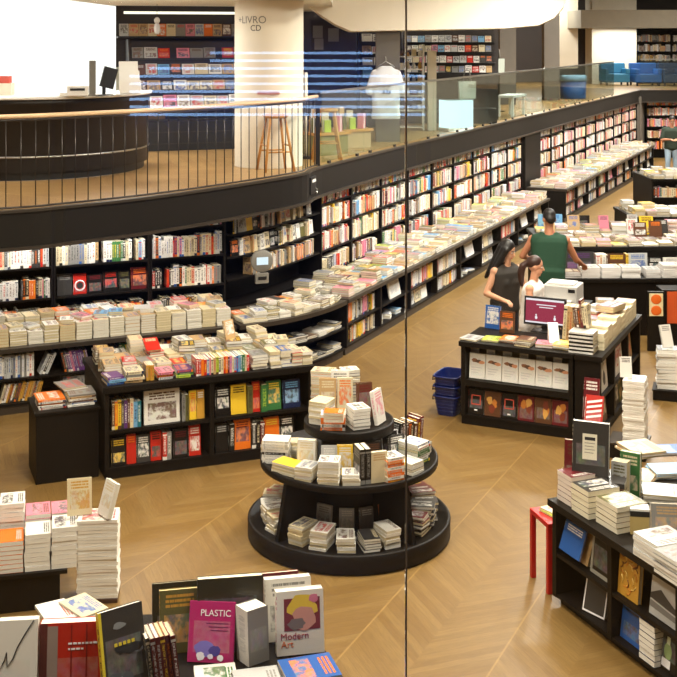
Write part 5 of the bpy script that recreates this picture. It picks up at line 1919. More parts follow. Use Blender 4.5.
# table lamps and small things near the drum
p = gp(578, 99, ZM)
t = empty('drum_display', (p.x - .1, p.y + .2, ZM + .002), 0, 'round blue drum display with a pale top on the upper floor', 'display stand')
MB().lathe([(0, 0), (.34, 0), (.36, .03), (.36, .5), (0, .5)], 40).build('drum', 'bluecloth', t)
MB().lathe([(0, .501), (.38, .501), (.38, .64), (.36, .66), (0, .66)], 40).build('drum_top', simple('pale_blue_vinyl', (112, 150, 176), .5), t)
for k, (px, Y, w) in enumerate(((618, 42.5, .9), (649, 42.3, .95), (674, 42.2, .72))):
    X = (px - CX) / F * Y
    t = empty('armchair', (X, Y, ZM + .002), .1, ('pale blue armchair before the tall cream column', 'blue armchair in the middle of the far row', 'dark blue armchair at the far end of the row')[k], 'armchair', 'blue armchairs on the far upper floor')
    mt = simple(f'armchair_vinyl_{k}', ((40, 112, 146), (30, 86, 150), (24, 52, 84))[k], .5)
    MB().box(-w * .5, w * .5, 0, .8, .12, .42).build('seat', mt, t, .03)
    MB().box(-w * .5, w * .5, .55, .8, .421, .8).build('backrest', mt, t, .03)
    for s in (-1, 1):
        MB().box(s * w * .5 - (.14 if s > 0 else 0), s * w * .5 + (0 if s > 0 else .14), 0, .549, .421, .6).build('armrest', mt, t, .02)
    for x in (-w * .42, w * .42):
        for y in (.06, .72):
            MB().box(x - .03, x + .03, y, y + .05, 0, .119).build('leg', 'steel', t)
# far column, side curtain pier, third-floor edge, far bookcases
X0, X1 = (592 - CX) / F * 44, (636.5 - CX) / F * 44
struct('column_far', MB().box(X0, X1, 44, 45.2, ZM + .002, 5.95), 'column')
X0, X1 = (560 - CX) / F * 43, (578 - CX) / F * 43
struct('wall_pier', MB().box(X0, X1, 43, 43.4, 2.75, 5.95), 'sand')
X0 = (581 - CX) / F * 40.6
struct('floor_gallery_far', MB().box(X0, 17, 40.6, 45.5, 4.19, 4.80), simple('gallery_edge_paint', (122, 114, 98), .7))
fq = Fr(((637 - CX) / F * 44.6, 44.6), (1, 0))
for k in range(2):
    r = bookcase(fq, k * 1.3, k * 1.3 + 1.295, .34, ZM + .002, 4.1, (2.25, 2.62, 2.98, 3.34, 3.70), 'wall_bookcase', f'far upper-floor bookcase behind the blue armchairs, {ordw(k + 1)} bay', 'bookcase', 'upper-floor bookcases')
    for z in (2.62, 2.98, 3.34, 3.70):
        spines(fq, k * 1.3 + .03, k * 1.3 + 1.25, .02, z, f'at shelf {z} upstairs, {ordw(k + 1)} far bay'.replace(f'shelf {z}', {2.62: 'knee height', 2.98: 'waist height', 3.34: 'chest height', 3.70: 'the top'}[z]), ['white', 'cream', 'silver', 'tan', 'brown', 'grey', 'charcoal'], (.2, .27), (.02, .05))
# slats of blue-white light in the photographer's room, seen mirrored in the glass partition
mz = Vector((0, 0, 0))
t = empty('slatted_light', (-.3, -3.4, 2.342), 0, 'slatted blue-white light fitting in the viewing room, mirrored as stripes in the glass', 'light fitting')
Yv = 2 * 1.195 + 3.4
kk = Yv / F
for i in range(9):
    y = 53 + i * 7.7
    x0 = (130 if i > 2 else 150) + (60 if i < 2 else 0)
    x1 = 425 if i > 2 else 372
    z = HC - (y - HZ) * kk - 2.342
    MB().box((x0 - CX) * kk + .3, (x1 - CX) * kk + .3, 0, .02, z - .006, z + .006).build('light_slat', emitter(f'slat_glow_{i}', (150, 196, 255), 8.0) if i == 0 else bpy.data.materials['slat_glow_0'], t)
MB().box(-1.1, .75, -.08, -.05, 0, 2.0).build('back_board', simple('slat_back_blue', (20, 40, 90), .6), t)
for x in (-1.05, .7):
    MB().box(x - .02, x + .02, -.049, -.001, 0, 1.9).build('post', 'steel', t)
# ------------------------------------------------------------------ people
def fuse(o, vox=.008, it=3):
    rm = o.modifiers.new('remesh', 'REMESH')
    rm.mode = 'VOXEL'
    rm.voxel_size = vox
    rm.use_smooth_shade = True
    s = o.modifiers.new('smooth', 'SMOOTH')
    s.iterations = it
    return o


def person(name, loc, facing, H, label, skin, hair, top_rgb, leg_rgb, pose, female, sleeves, hairstyle, shoes=(60, 50, 46), strapless=False):
    """facing: heading angle of the chest (radians from +x). Local frame: +y forward, +x to the person's right."""
    s = H / 1.75
    root = empty(name, loc, facing - math.pi / 2, label, 'person')
    sk = simple(f'skin_{len(bpy.data.materials)}', skin, .55, var=.06)
    hm = simple(f'hair_{len(bpy.data.materials)}', hair, .45, var=.25, scale=30)
    tm = simple(f'top_cloth_{len(bpy.data.materials)}', top_rgb, .85, var=.12)
    lm = simple(f'leg_cloth_{len(bpy.data.materials)}', leg_rgb, .85, var=.15)
    shm = simple(f'shoe_{len(bpy.data.materials)}', shoes, .5)

    def P(x, y, z):
        return Vector((x * s, y * s, z * s))
    shw = .175 if female else .205
    hipw = .10 if female else .095
    bend = pose.get('bend', 0.0)

    def up(x, y, z):                                            # the trunk leans forward from the hips
        q = P(x, y, z)
        b = P(0, 0, .95)
        return b + Matrix.Rotation(-bend, 3, 'X') @ (q - b)
    neck, chest, waist, pel = up(0, -.01, 1.47), up(0, .0, 1.27), up(0, .01, 1.08), P(0, 0, .95)
    hd = pose.get('head_turn', 0.0)
    nod = pose.get('nod', 0.0)
    Hr = Matrix.Rotation(hd, 3, 'Z') @ Matrix.Rotation(-nod - bend, 3, 'X')
    hc = neck + Matrix.Rotation(-bend * .6, 3, 'X') @ P(0, .02, .165)
    mb = MB()
    # trunk
    tw = .125 if female else .145
    for (a, b, ra, rb) in ((up(-shw * .55, 0, 1.36), up(shw * .55, 0, 1.36), .095, .095), (up(-tw * .5, 0, 1.25), up(tw * .5, 0, 1.25), .105, .105),
                           (up(-.05, .005, 1.1), up(.05, .005, 1.1), .098, .098), (P(-.07, 0, .97), P(.07, 0, .97), .105, .105), (P(-hipw * .8, -.01, .9), P(hipw * .8, -.01, .9), .1, .1),
                           (up(0, 0, 1.25), pel, .11, .105)):
        mb.cap(a, b, ra * s, rb * s)
    if female:
        for sx in (-1, 1):
            mb.ell(up(sx * .07, .06, 1.26), (.06 * s, .04 * s, .06 * s))
    mb.cap(up(0, -.01, 1.40), hc - P(0, 0, .05), .058 * s, .05 * s)
    # head with jaw, nose, ears, lips
    def hp(x, y, z):
        return hc + Hr @ P(x, y, z)
    mb.ell(hp(0, -.01, .03), (.076 * s, .095 * s, .098 * s), Hr)
    mb.ell(hp(0, .025, -.045), (.057 * s, .066 * s, .068 * s), Hr)
    mb.cap(hp(0, .088, .012), hp(0, .108, -.022), .011 * s, .015 * s)
    mb.cap(hp(-.02, .083, -.058), hp(.02, .083, -.058), .009 * s, .009 * s)
    mb.ell(hp(0, .07, -.092), (.022 * s, .018 * s, .016 * s), Hr)
    for sx in (-1, 1):
        mb.ell(hp(sx * .077, -.005, -.005), (.012 * s, .022 * s, .032 * s), Hr)
    # arms
    cl = MB()
    for side, sx in (('R', 1), ('L', -1)):
        sh = up(sx * shw, 0, 1.385)
        el = Vector(pose['el' + side]) * s
        wr = Vector(pose['wr' + side]) * s
        mb.cap(up(sx * shw * .6, 0, 1.37), sh, .07 * s, .058 * s)
        mb.cap(sh, el, .05 * s, .04 * s)
        mb.cap(el, wr, .041 * s, .027 * s)
        d = (wr - el).normalized()
        side_v = d.cross(UP)
        side_v = side_v.normalized() if side_v.length > .1 else Vector((1, 0, 0))
        nrm = side_v.cross(d)
        if nrm.z > 0:
            nrm = -nrm
        palm = wr + d * .05 * s
        mb.cap(wr, palm + d * .03 * s, .026 * s, .026 * s)
        for k, off_ in enumerate((-.03, -.01, .01, .03)):
            mb.cap(wr + d * .02 * s + side_v * off_ * .7 * s, palm + d * .045 * s + side_v * off_ * s, .013 * s, .012 * s)
        for k, (off_, L) in enumerate(((-.031, .062), (-.0105, .074), (.0105, .07), (.031, .055))):
            a = palm + d * .045 * s + side_v * off_ * s
            m_ = a + (d * .85 + nrm * .35 + side_v * off_ * 2).normalized() * L * .5 * s
            e = m_ + (d * .5 + nrm * .8).normalized() * L * .5 * s
            mb.cap(a, m_, .0095 * s, .009 * s, 8)
            mb.cap(m_, e, .009 * s, .0075 * s, 8)
        tb = wr + d * .03 * s - side_v * .028 * s * sx
        t1 = tb + (d * .6 - side_v * sx * .8).normalized() * .04 * s
        mb.cap(tb, t1, .013 * s, .011 * s, 8)
        mb.cap(t1, t1 + (d * .9 + nrm * .3).normalized() * .032 * s, .0105 * s, .009 * s, 8)
        if sleeves:
            cl.cap(up(sx * shw * .6, 0, 1.37), sh, .084 * s, .076 * s)
            cl.cap(sh, sh.lerp(el, sleeves), .068 * s, .064 * s)
    # legs
    lg = MB()
    so = []
    for sx in (-1, 1):
        hipj, kn, an = P(sx * hipw, 0, .90), P(sx * (hipw + .01), .02, .49), P(sx * (hipw + .015), -.02, .08)
        mb.cap(hipj, kn, .083 * s, .056 * s)
        mb.cap(kn, an, .054 * s, .036 * s)
        mb.cap(an, P(sx * (hipw + .02), .12, .035), .038 * s, .03 * s)
        lg.cap(hipj, kn, .099 * s, .072 * s)
        lg.cap(kn, P(sx * (hipw + .015), -.02, .11), .07 * s, .058 * s)
        so.append(MB().cap(P(sx * (hipw + .015), -.04, .047), P(sx * (hipw + .025), .15, .04), .047 * s, .04 * s))
    lg.cap(P(-.075, 0, .97), P(.075, 0, .97), .118 * s, .118 * s)
    lg.cap(P(-hipw * .8, -.01, .9), P(hipw * .8, -.01, .9), .113 * s, .113 * s)
    fuse(mb.build('body', sk, root), .0085)
    # clothing
    g = .013
    wide = shw * (.62 if female else .78)
    if not strapless:
        cl.cap(up(-wide, 0, 1.375), up(wide, 0, 1.375), .086 * s, .086 * s)
    for q in range(4 if strapless else 0, 19):
        z = 1.34 - q * .0222
        f_ = q / 18
        hw = (shw * .56) * (1 - f_) + (.06 if female else .075) * f_
        hw = max(hw, (.075 if z < 1.02 else .05))
        if z > 1.0:
            cl.cap(up(-hw, 0, z), up(hw, 0, z), .118 * s, .118 * s)
        else:
            cl.cap(P(-hw, 0, z), P(hw, 0, z), .126 * s, .126 * s)
    cl.cap(P(-.08, 0, .92), P(.08, 0, .92), .126 * s, .126 * s)
    for sx in (-1, 1):
        if not strapless:
            cl.cap(up(sx * shw * .45, 0, 1.43), up(sx * shw * .55, 0, 1.33), .055 * s, .085 * s)
        if female:
            cl.ell(up(sx * .07, .07, 1.26), (.08 * s, .06 * s, .085 * s))
    fuse(cl.build('shirt', tm, root), .010, 5)
    fuse(lg.build('trousers', lm, root), .011, 4)
    for q in so:
        fuse(q.build('shoe', shm, root), .012, 3)
    # hair
    hb = MB()
    if hairstyle == 'short':
        hb.ell(hp(0, -.022, .048), (.083 * s, .096 * s, .092 * s), Hr)
        hb.ell(hp(0, -.06, .0), (.07 * s, .052 * s, .075 * s), Hr)
    elif hairstyle == 'long':
        hb.ell(hp(0, -.022, .046), (.088 * s, .1 * s, .096 * s), Hr)
        for k, (x, y, L) in enumerate(((-.07, -.03, .33), (.07, -.03, .33), (-.045, -.085, .40), (.045, -.085, .40), (0, -.1, .42), (-.085, .015, .24), (.085, .015, .24))):
            hb.cap(hp(x, y, .03), hp(x * 1.35, y - .03, .03 - L), .04 * s, .03 * s)
            hb.cap(hp(x * 1.1, y - .01, -.1), hp(x * 1.5, y - .035, -.02 - L), .042 * s, .022 * s)
    else:
        hb.ell(hp(0, -.024, .046), (.084 * s, .099 * s, .093 * s), Hr)
        hb.ell(hp(0, -.09, .02), (.05 * s, .045 * s, .05 * s), Hr)
        pts_ = [(0, -.12, .02), (.005, -.155, -.03), (.0, -.16, -.11), (-.01, -.14, -.2), (-.01, -.12, -.27)]
        for a, b, r0, r1 in zip(pts_[:-1], pts_[1:], (.035, .045, .047, .04), (.045, .047, .04, .022)):
            hb.cap(hp(*a), hp(*b), r0 * s, r1 * s)
    fuse(hb.build('hair', hm, root), .009, 3)
    # eyes and brows, mouth
    for sx in (-1, 1):
        e = MB().ell(hp(sx * .031, .079, .012), (.012 * s, .009 * s, .008 * s), Hr)
        eo = e.build('eye', 'white', root)
        MB().ell(hp(sx * .031, .0865, .012), (.005 * s, .003 * s, .005 * s), Hr).build('pupil', 'ink', eo)
        MB().cap(hp(sx * .016, .086, .033), hp(sx * .05, .073, .034), .0045 * s, .0035 * s, 8).build('eyebrow', hm, root)
    MB().cap(hp(-.02, .091, -.058), hp(.02, .091, -.058), .0055 * s, .0055 * s, 8).build('lips', simple(f'lips_{len(bpy.data.materials)}', (176, 92, 84), .5), root)
    return root


# man in the green sleeveless shirt, back to the camera, reaching to the gondola
person('person', (2.62, 14.95, 0), math.radians(78), 1.76, 'person in a dark green sleeveless shirt seen from behind, reaching for books', (176, 116, 84), (24, 18, 16), (22, 62, 42), (34, 36, 44),
       {'bend': .22, 'nod': .25, 'head_turn': .35, 'elR': (.33, .20, 1.12), 'wrR': (.40, .44, 1.02), 'elL': (-.33, .10, 1.16), 'wrL': (-.27, .32, 1.10)}, False, 0, 'short')
# woman with long black hair, dark patterned top
person('person', (1.90, 13.72, 0), math.radians(-62), 1.60, 'person with long black hair in a dark sleeveless top at the service counter', (204, 152, 120), (18, 14, 14), (52, 48, 44), (40, 40, 48),
       {'bend': .08, 'nod': .3, 'head_turn': .5, 'elR': (.29, .02, 1.12), 'wrR': (.22, .26, 1.08), 'elL': (-.29, .03, 1.12), 'wrL': (-.18, .27, 1.06)}, True, 0, 'long')
# woman with tied-back hair in profile, peach top
person('person', (2.10, 13.10, 0), math.radians(-25), 1.53, 'person with tied-back brown hair and pale sleeveless top, in profile behind the monitor', (222, 162, 128), (58, 34, 26), (236, 228, 220), (232, 228, 222),
       {'bend': .08, 'nod': .12, 'head_turn': .25, 'elR': (.26, .06, 1.10), 'wrR': (.16, .30, 1.0), 'elL': (-.27, .04, 1.10), 'wrL': (-.18, .29, 1.02)}, True, 0, 'pony')
# far reader near the corner
person('person', (9.05, 32.6, 0), math.radians(-95), 1.74, 'distant person in a dark green top and pale jeans standing near the far bookcases', (176, 122, 92), (30, 22, 18), (36, 48, 36), (150, 172, 190),
       {'bend': .08, 'nod': .5, 'elR': (.28, .08, 1.12), 'wrR': (.12, .30, 1.14), 'elL': (-.28, .08, 1.12), 'wrL': (-.10, .30, 1.14)}, False, .8, 'short')
# ------------------------------------------------------------------ camera
cam = bpy.data.cameras.new('camera')
co = bpy.data.objects.new('camera', cam)
COL.objects.link(co)
co.location = (0, 0, HC)
co.rotation_euler = (math.radians(90), 0, 0)
cam.sensor_width = 36
cam.lens = 36 * F / 677
cam.shift_y = -(338.5 - HZ) / 677
cam.clip_start = .05
scene.camera = co

# ------------------------------------------------------------------ which books show largest: rays from the camera
CAP = 300
bpy.context.view_layer.update()
dg = bpy.context.evaluated_depsgraph_get()
vs, fs, own = [], [], []
for o in list(COL.objects):
    if o.type != 'MESH' or any(m and m.name in ('clear_glass', 'balustrade_glass') for m in o.data.materials):
        continue
    ev = o.evaluated_get(dg)
    me = ev.to_mesh()
    b = len(vs)
    mw = ev.matrix_world
    vs += [mw @ v.co for v in me.vertices]
    for p in me.polygons:
        fs.append([b + i for i in p.vertices])
        own.append(-1)
    ev.to_mesh_clear()
BF = [(0, 2, 3, 1), (4, 5, 7, 6), (0, 1, 5, 4), (2, 6, 7, 3), (0, 4, 6, 2), (1, 3, 7, 5)]
for i, bk in enumerate(BOOKS):
    b = len(vs)
    for z in (-.5, .5):
        for y in (-.5, .5):
            for x in (-.5, .5):
                vs.append(bk.M4 @ Vector((x * bk.w, y * bk.h, z * bk.t)))
    for f in BF:
        fs.append([b + k for k in f])
        own.append(i)
bvh = BVHTree.FromPolygons(vs, fs)
cp = Vector((0, 0, HC))
STEP = 1.5
N = int(677 / STEP)
for j in range(N):
    py = (j + .5) * STEP
    for i in range(N):
        px = (i + .5) * STEP
        hit = bvh.ray_cast(cp, Vector(((px - CX) / F, 1, -(py - HZ) / F)).normalized())
        if hit[2] is not None and own[hit[2]] >= 0:
            BOOKS[own[hit[2]]].area += 1
single = set()
for kind in {b.kind for b in BOOKS}:
    lst = sorted((i for i, b in enumerate(BOOKS) if b.kind == kind and b.area > 0), key=lambda i: -BOOKS[i].area)
    single.update(lst[:CAP])


# ------------------------------------------------------------------ book meshes
class BM:
    """Book faces with colours and page/cover coordinates."""
    def __init__(self):
        self.v, self.f, self.mi, self.uv, self.c, self.a = [], [], [], [], [], []

    def quad(self, p, mi, seed, col, acc, uv=((0, 0), (1, 0), (1, 1), (0, 1))):
        b = len(self.v)
        self.v += [tuple(q) for q in p]
        self.f.append((b, b + 1, b + 2, b + 3))
        self.mi.append(mi)
        self.uv += [(seed + .002 + u * .996, v) for u, v in uv]
        self.c += [(*col, 1)] * 4
        self.a += [(*acc, 1)] * 4

    def slab(self, x0, x1, y0, y1, z0, z1, M4, col, acc, page, seed, mode):
        """mode 'whole': box with paper on three sides; 'cover': every side in cover colours; 'pages': all paper."""
        P = lambda x, y, z: M4 @ Vector((x, y, z))
        cm = {'whole': (0, 0, 1, 2, 2, 2), 'cover': (0, 0, 1, 1, 1, 1), 'pages': (2,) * 6}[mode]
        ca = {0: acc, 1: acc, 2: page}
        pc = page if mode == 'pages' else col
        self.quad((P(x0, y0, z1), P(x1, y0, z1), P(x1, y1, z1), P(x0, y1, z1)), cm[0], seed, pc, ca[cm[0]])
        self.quad((P(x1, y0, z0), P(x0, y0, z0), P(x0, y1, z0), P(x1, y1, z0)), cm[1], seed, pc, ca[cm[1]])
        self.quad((P(x0, y0, z0), P(x0, y0, z1), P(x0, y1, z1), P(x0, y1, z0)), cm[2], seed, pc, ca[cm[2]])
        self.quad((P(x1, y0, z0), P(x1, y1, z0), P(x1, y1, z1), P(x1, y0, z1)), cm[3], seed, pc, ca[cm[3]], ((0, 0), (1, 0), (1, 1), (0, 1)))
        self.quad((P(x0, y1, z1), P(x1, y1, z1), P(x1, y1, z0), P(x0, y1, z0)), cm[4], seed, pc, ca[cm[4]], ((0, 1), (1, 1), (1, 0), (0, 0)))
        self.quad((P(x0, y0, z0), P(x1, y0, z0), P(x1, y0, z1), P(x0, y0, z1)), cm[5], seed, pc, ca[cm[5]])

    def build(self, name, parent=None):
        me = bpy.data.meshes.new(name)
        me.from_pydata(self.v, [], self.f)
        for m in ('cover', 'spine', 'pages'):
            me.materials.append(M[m])
        me.polygons.foreach_set('material_index', self.mi)
        ul = me.uv_layers.new(name='UVMap')
        ul.data.foreach_set('uv', [x for p in self.uv for x in p])
        for nm, d in (('Col', self.c), ('Acc', self.a)):
            ca = me.color_attributes.new(nm, 'FLOAT_COLOR', 'CORNER')
            ca.data.foreach_set('color', [x for p in d for x in p])
        me.update()
        o = bpy.data.objects.new(name, me)
        COL.objects.link(o)
        if parent is not None:
            o.parent = parent
        return o


def weld(o):
    bm = bmesh.new()
    bm.from_mesh(o.data)
    bmesh.ops.remove_doubles(bm, verts=bm.verts, dist=.00002)
    bm.to_mesh(o.data)
    bm.free()
    return o


I4 = Matrix.Identity(4)
TXT = {}


def txtmat(nm, rgb):
    if nm not in TXT:
        TXT[nm] = simple('print_' + nm, rgb, .5)
    return TXT[nm]


def onface(b, x, y, lift=.0012):
    """Matrix on the front cover: x, y from its centre."""
    m = Matrix.Translation(Vector((x, y, b.t / 2 + lift)))
    return m


def flat(mb_or_pts, name, mat, o, z):
    o2 = MB().prism(mb_or_pts, z, z + .0008).build(name, mat, o)
    return o2


def rect(x0, x1, y0, y1):
    return [(x0, y0), (x1, y0), (x1, y1), (x0, y1)]


def blob(cx, cy, rx, ry, n=18, wob=.12, seed=0):
    q = random.Random(seed)
    return [(cx + rx * (1 + q.uniform(-wob, wob)) * math.cos(2 * math.pi * k / n), cy + ry * (1 + q.uniform(-wob, wob)) * math.sin(2 * math.pi * k / n)) for k in range(n)]


def decorate(b, o):
    """Printed features of the covers that can be made out one by one."""
    w, h, z, e = b.w, b.h, b.t / 2 + .0006, b.extra
    if e == 'plastic':
        text_part('title_lettering', 'PLASTIC', .042, onface(b, .018, h * .31), txtmat('white', (244, 240, 244)), o)
        for k in range(3):
            flat(rect(-w * .12 + k * .012, w * .36, h * .14 - k * .016, h * .15 - k * .016), 'title_line', txtmat('dark_magenta', (104, 26, 86)), o, z)
        for k, (x, y, rx, ry, c) in enumerate(((-.03, -.075, .05, .035, (120, 110, 190)), (.02, -.085, .03, .025, (70, 60, 140)), (-.05, -.11, .02, .02, (236, 232, 240)), (.05, -.115, .016, .014, (240, 240, 244)), (.0, -.11, .014, .012, (230, 220, 240)))):
            flat(blob(x, y, rx, ry, seed=k), 'cover_art', txtmat(f'plastic_{k}', c), o, z + k * .0003)
    elif e == 'modern':
        x0, x1, y0, y1 = -w * .34, w * .42, -h * .12, h * .38
        flat(rect(x0, x1, y0, y1), 'cover_art', txtmat('plum', (122, 44, 58)), o, z)
        for k, (x, y, rx, ry, c) in enumerate(((.012, .075, .075, .06, (228, 196, 70)), (.02, .02, .06, .055, (206, 150, 140)), (-.02, -.005, .045, .03, (120, 110, 110)), (.07, .11, .025, .02, (206, 120, 150)))):
            flat(blob(x, y, rx, ry, 14, .2, seed=40 + k), 'cover_art', txtmat(f'modern_{k}', c), o, z + .0005 + k * .0003)
        text_part('title_lettering', 'Modern', .045, onface(b, -.03, -h * .21), txtmat('crimson', (150, 40, 70)), o)
        text_part('title_lettering', 'Art', .045, onface(b, -.068, -h * .33), txtmat('orange', (214, 110, 50)), o)
    elif e == 'redtitle':
        flat(rect(-w * .5, -w * .22, -h * .5, h * .46), 'cover_art', txtmat('smoke', (150, 132, 124)), o, z)
        flat(rect(-w * .5, -w * .38, -h * .5, h * .5), 'cover_art', txtmat('oxblood', (86, 34, 34)), o, z + .0003)
        for k in range(3):
            flat(rect(-w * .02 + k * .07, -w * .0 + k * .07, -h * .5, h * .47), 'cover_art', txtmat('deep_red', (134, 16, 14)), o, z + .0003)
        for k, L in enumerate((.13, .075)):
            q = random.Random(k)
            x = -w * .06
            while x < -w * .06 + L:
                ww = q.uniform(.008, .02)
                flat(rect(x, x + ww, h * .21 - k * .024, h * .235 - k * .024), 'title_line', txtmat('white', (244, 240, 244)), o, z + .0006)
                x += ww + .005
    elif e == 'scribble':
        pts = [(-.10, .0), (-.085, -.05), (-.07, .02), (-.06, -.04), (-.04, .01), (-.045, -.05), (-.02, -.03), (-.01, .02), (.0, -.04), (.02, -.01), (.03, .03), (.035, -.03), (.06, .0), (.08, .05), (.11, .10), (.15, .16)]
        MB().tube([(x, y + .02, z) for x, y in pts], .0035, 6).build('handwritten_line', 'ink', o)
    elif e == 'yellowspine':
        flat(rect(-w * .5, -w * .44, -h * .5, h * .5), 'spine_edge', txtmat('yellow', (226, 204, 60)), o, z)
        for k in range(7):
            q = random.Random(90 + k)
            flat(blob(q.uniform(-.07, .08), q.uniform(-.14, .15), q.uniform(.02, .05), q.uniform(.01, .03), 10, .35, k), 'cover_art', txtmat(f'photo_{k % 3}', ((132, 136, 140), (84, 88, 96), (40, 42, 46))[k % 3]), o, z + .0002 * k)
        for k in range(5):
            flat(rect(-.045 + k * .022, -.03 + k * .022, .035, .05), 'title_line', txtmat('yellow', (226, 204, 60)), o, z + .0016)
    elif e == 'label':
        flat(rect(-w * .22, w * .18, -h * .2, h * .28), 'cover_label', txtmat('label_cream', (226, 220, 200)), o, z)
        flat(rect(-w * .16, w * .13, h * .16, h * .22), 'label_print', 'ink', o, z + .0004)
        for k in range(4):
            flat(rect(-w * .16, w * (.12 - .03 * (k % 2)), h * (.1 - .06 * k), h * (.115 - .06 * k)), 'label_print', txtmat('label_grey', (150, 146, 136)), o, z + .0004)
    elif e == 'ring':
        n = 28
        pts = [(.055 * math.cos(2 * math.pi * k / n), -.02 + .055 * math.sin(2 * math.pi * k / n), z) for k in range(n + 1)]
        MB().tube(pts, .008, 6).build('ring_print', txtmat('white', (244, 240, 244)), o)
        flat(blob(0, -.02, .035, .035, 20, 0), 'ring_centre', 'ink', o, z)
    elif e == 'frame':
        for (x0, x1, y0, y1) in ((-.3, .3, .24, .28), (-.3, .3, -.12, -.08), (-.3, -.24, -.12, .28), (.24, .3, -.12, .28)):
            flat(rect(x0 * w, x1 * w, y0 * h, y1 * h), 'frame_print', txtmat('coral', (206, 84, 66)), o, z)
        flat(rect(-.1 * w, .1 * w, -.36 * h, -.3 * h), 'frame_print', txtmat('white', (244, 240, 244)), o, z)
    elif e == 'band':
        for k, (x, c) in enumerate(((-.03, (140, 92, 60)), (.012, (96, 66, 46)), (.045, (214, 150, 110)))):
            flat(blob(x, .055 - .008 * k, .034, .018, 12, .25, seed=b.seed + k), 'cover_art', txtmat(f'band_{k}', c), o, z + .0003 * k)
        for k in range(3):
            flat(rect(-.06, .05 - .02 * k, -.02 - .025 * k, -.012 - .025 * k), 'title_line', txtmat('pale_grey', (196, 192, 190)), o, z)
    elif e == 'art':
        for k in range(3):
            q = random.Random(b.seed + k)
            flat(blob(q.uniform(-.03, .03), q.uniform(-.05, .06), .03, .045, 12, .3, seed=b.seed * 3 + k), 'cover_art', txtmat(f'amber_{k}', ((196, 120, 46), (120, 50, 30), (214, 160, 80))[k]), o, z + .0003 * k)
    elif e == 'figure':
        flat(blob(.03, .05, .035, .05, 16, .05), 'cover_art', txtmat('pencil', (120, 118, 116)), o, z)
        flat(blob(.03, -.06, .05, .07, 16, .12), 'cover_art', txtmat('charcoal', (64, 62, 62)), o, z + .0003)
        flat(blob(.03, .045, .022, .033, 16, .0), 'cover_art', txtmat('label_cream', (226, 220, 200)), o, z + .0006)
    elif e == 'stripes':
        for k in range(4):
            y = -h * .32 + k * h * .17
            flat([(-w * .42, y), (w * .42, y + h * .12), (w * .42, y + h * .2), (-w * .42, y + h * .08)], 'stripe_print', txtmat('white', (244, 240, 244)), o, z)
    elif e in ('greyframe', 'whiteframe'):
        c = txtmat('stone', (150, 146, 134)) if e == 'greyframe' else txtmat('white', (244, 240, 244))
        q = .09 if e == 'greyframe' else .05
        for (x0, x1, y0, y1) in ((-.5, .5, .5 - q, .5), (-.5, .5, -.5, -.5 + q), (-.5, -.5 + q, -.5 + q, .5 - q), (.5 - q, .5, -.5 + q, .5 - q)):
            flat(rect(x0 * w, x1 * w, y0 * h, y1 * h), 'frame_print', c, o, z)
    elif e == 'goldprint':
        q = random.Random(5)
        for k in range(22):
            x, y = q.uniform(-.075, .075), q.uniform(-.11, .11)
            a = q.uniform(0, 3.1)
            dx, dy = .025 * math.cos(a), .025 * math.sin(a)
            MB().tube([(x - dx, y - dy, z), (x + dy * .4, y - dx * .4, z), (x + dx, y + dy, z)], .004, 5).build('cover_art', txtmat(f'goldline_{k % 3}', ((236, 200, 110), (110, 62, 26), (206, 130, 40))[k % 3]), o)
    elif e == 'landscape':
        flat([(-w * .5, -.02), (-w * .2, .03), (0, .0), (w * .25, -.03), (w * .5, -.05), (w * .5, -.07), (-w * .5, -.05)], 'cover_art', txtmat('charcoal', (64, 62, 62)), o, z)
        flat([(-w * .5, -.06), (w * .5, -.08), (w * .5, -.11), (-w * .5, -.1)], 'cover_art', txtmat('pencil', (120, 118, 116)), o, z)
    elif e == 'bottle':
        flat(blob(-.01, -.01, .035, .05, 16, .05), 'cover_art', txtmat('bottle_green', (150, 176, 120)), o, z)
        flat(rect(-.025, .005, .03, .09), 'cover_art', txtmat('bottle_pale', (206, 214, 180)), o, z + .0003)
        flat(rect(-.06, .02, -.11, -.06), 'cover_art', txtmat('white', (244, 240, 244)), o, z + .0003)


LBL_N = {}
SHORT = {'spine-out': 'spine-out', 'face-out': 'face-out'}


def label_of(b):
    if b.label:
        return b.label
    n = b.kind.replace('_', ' ')
    tot = ROWN[b.row]
    if b.pose == 'lying':
        row = b.row[4:] if b.row.startswith('the ') and tot > 1 else b.row
        return f'{b.col} {n}, ' + ('alone in ' if tot == 1 else f'{ordw(b.k)} down in ' if b.k > 1 else 'topmost in ') + row
    return f'{b.col} {b.pose} {n}' + (f', {ordw(b.k)} from the left ' if tot > 1 else ' ') + b.row


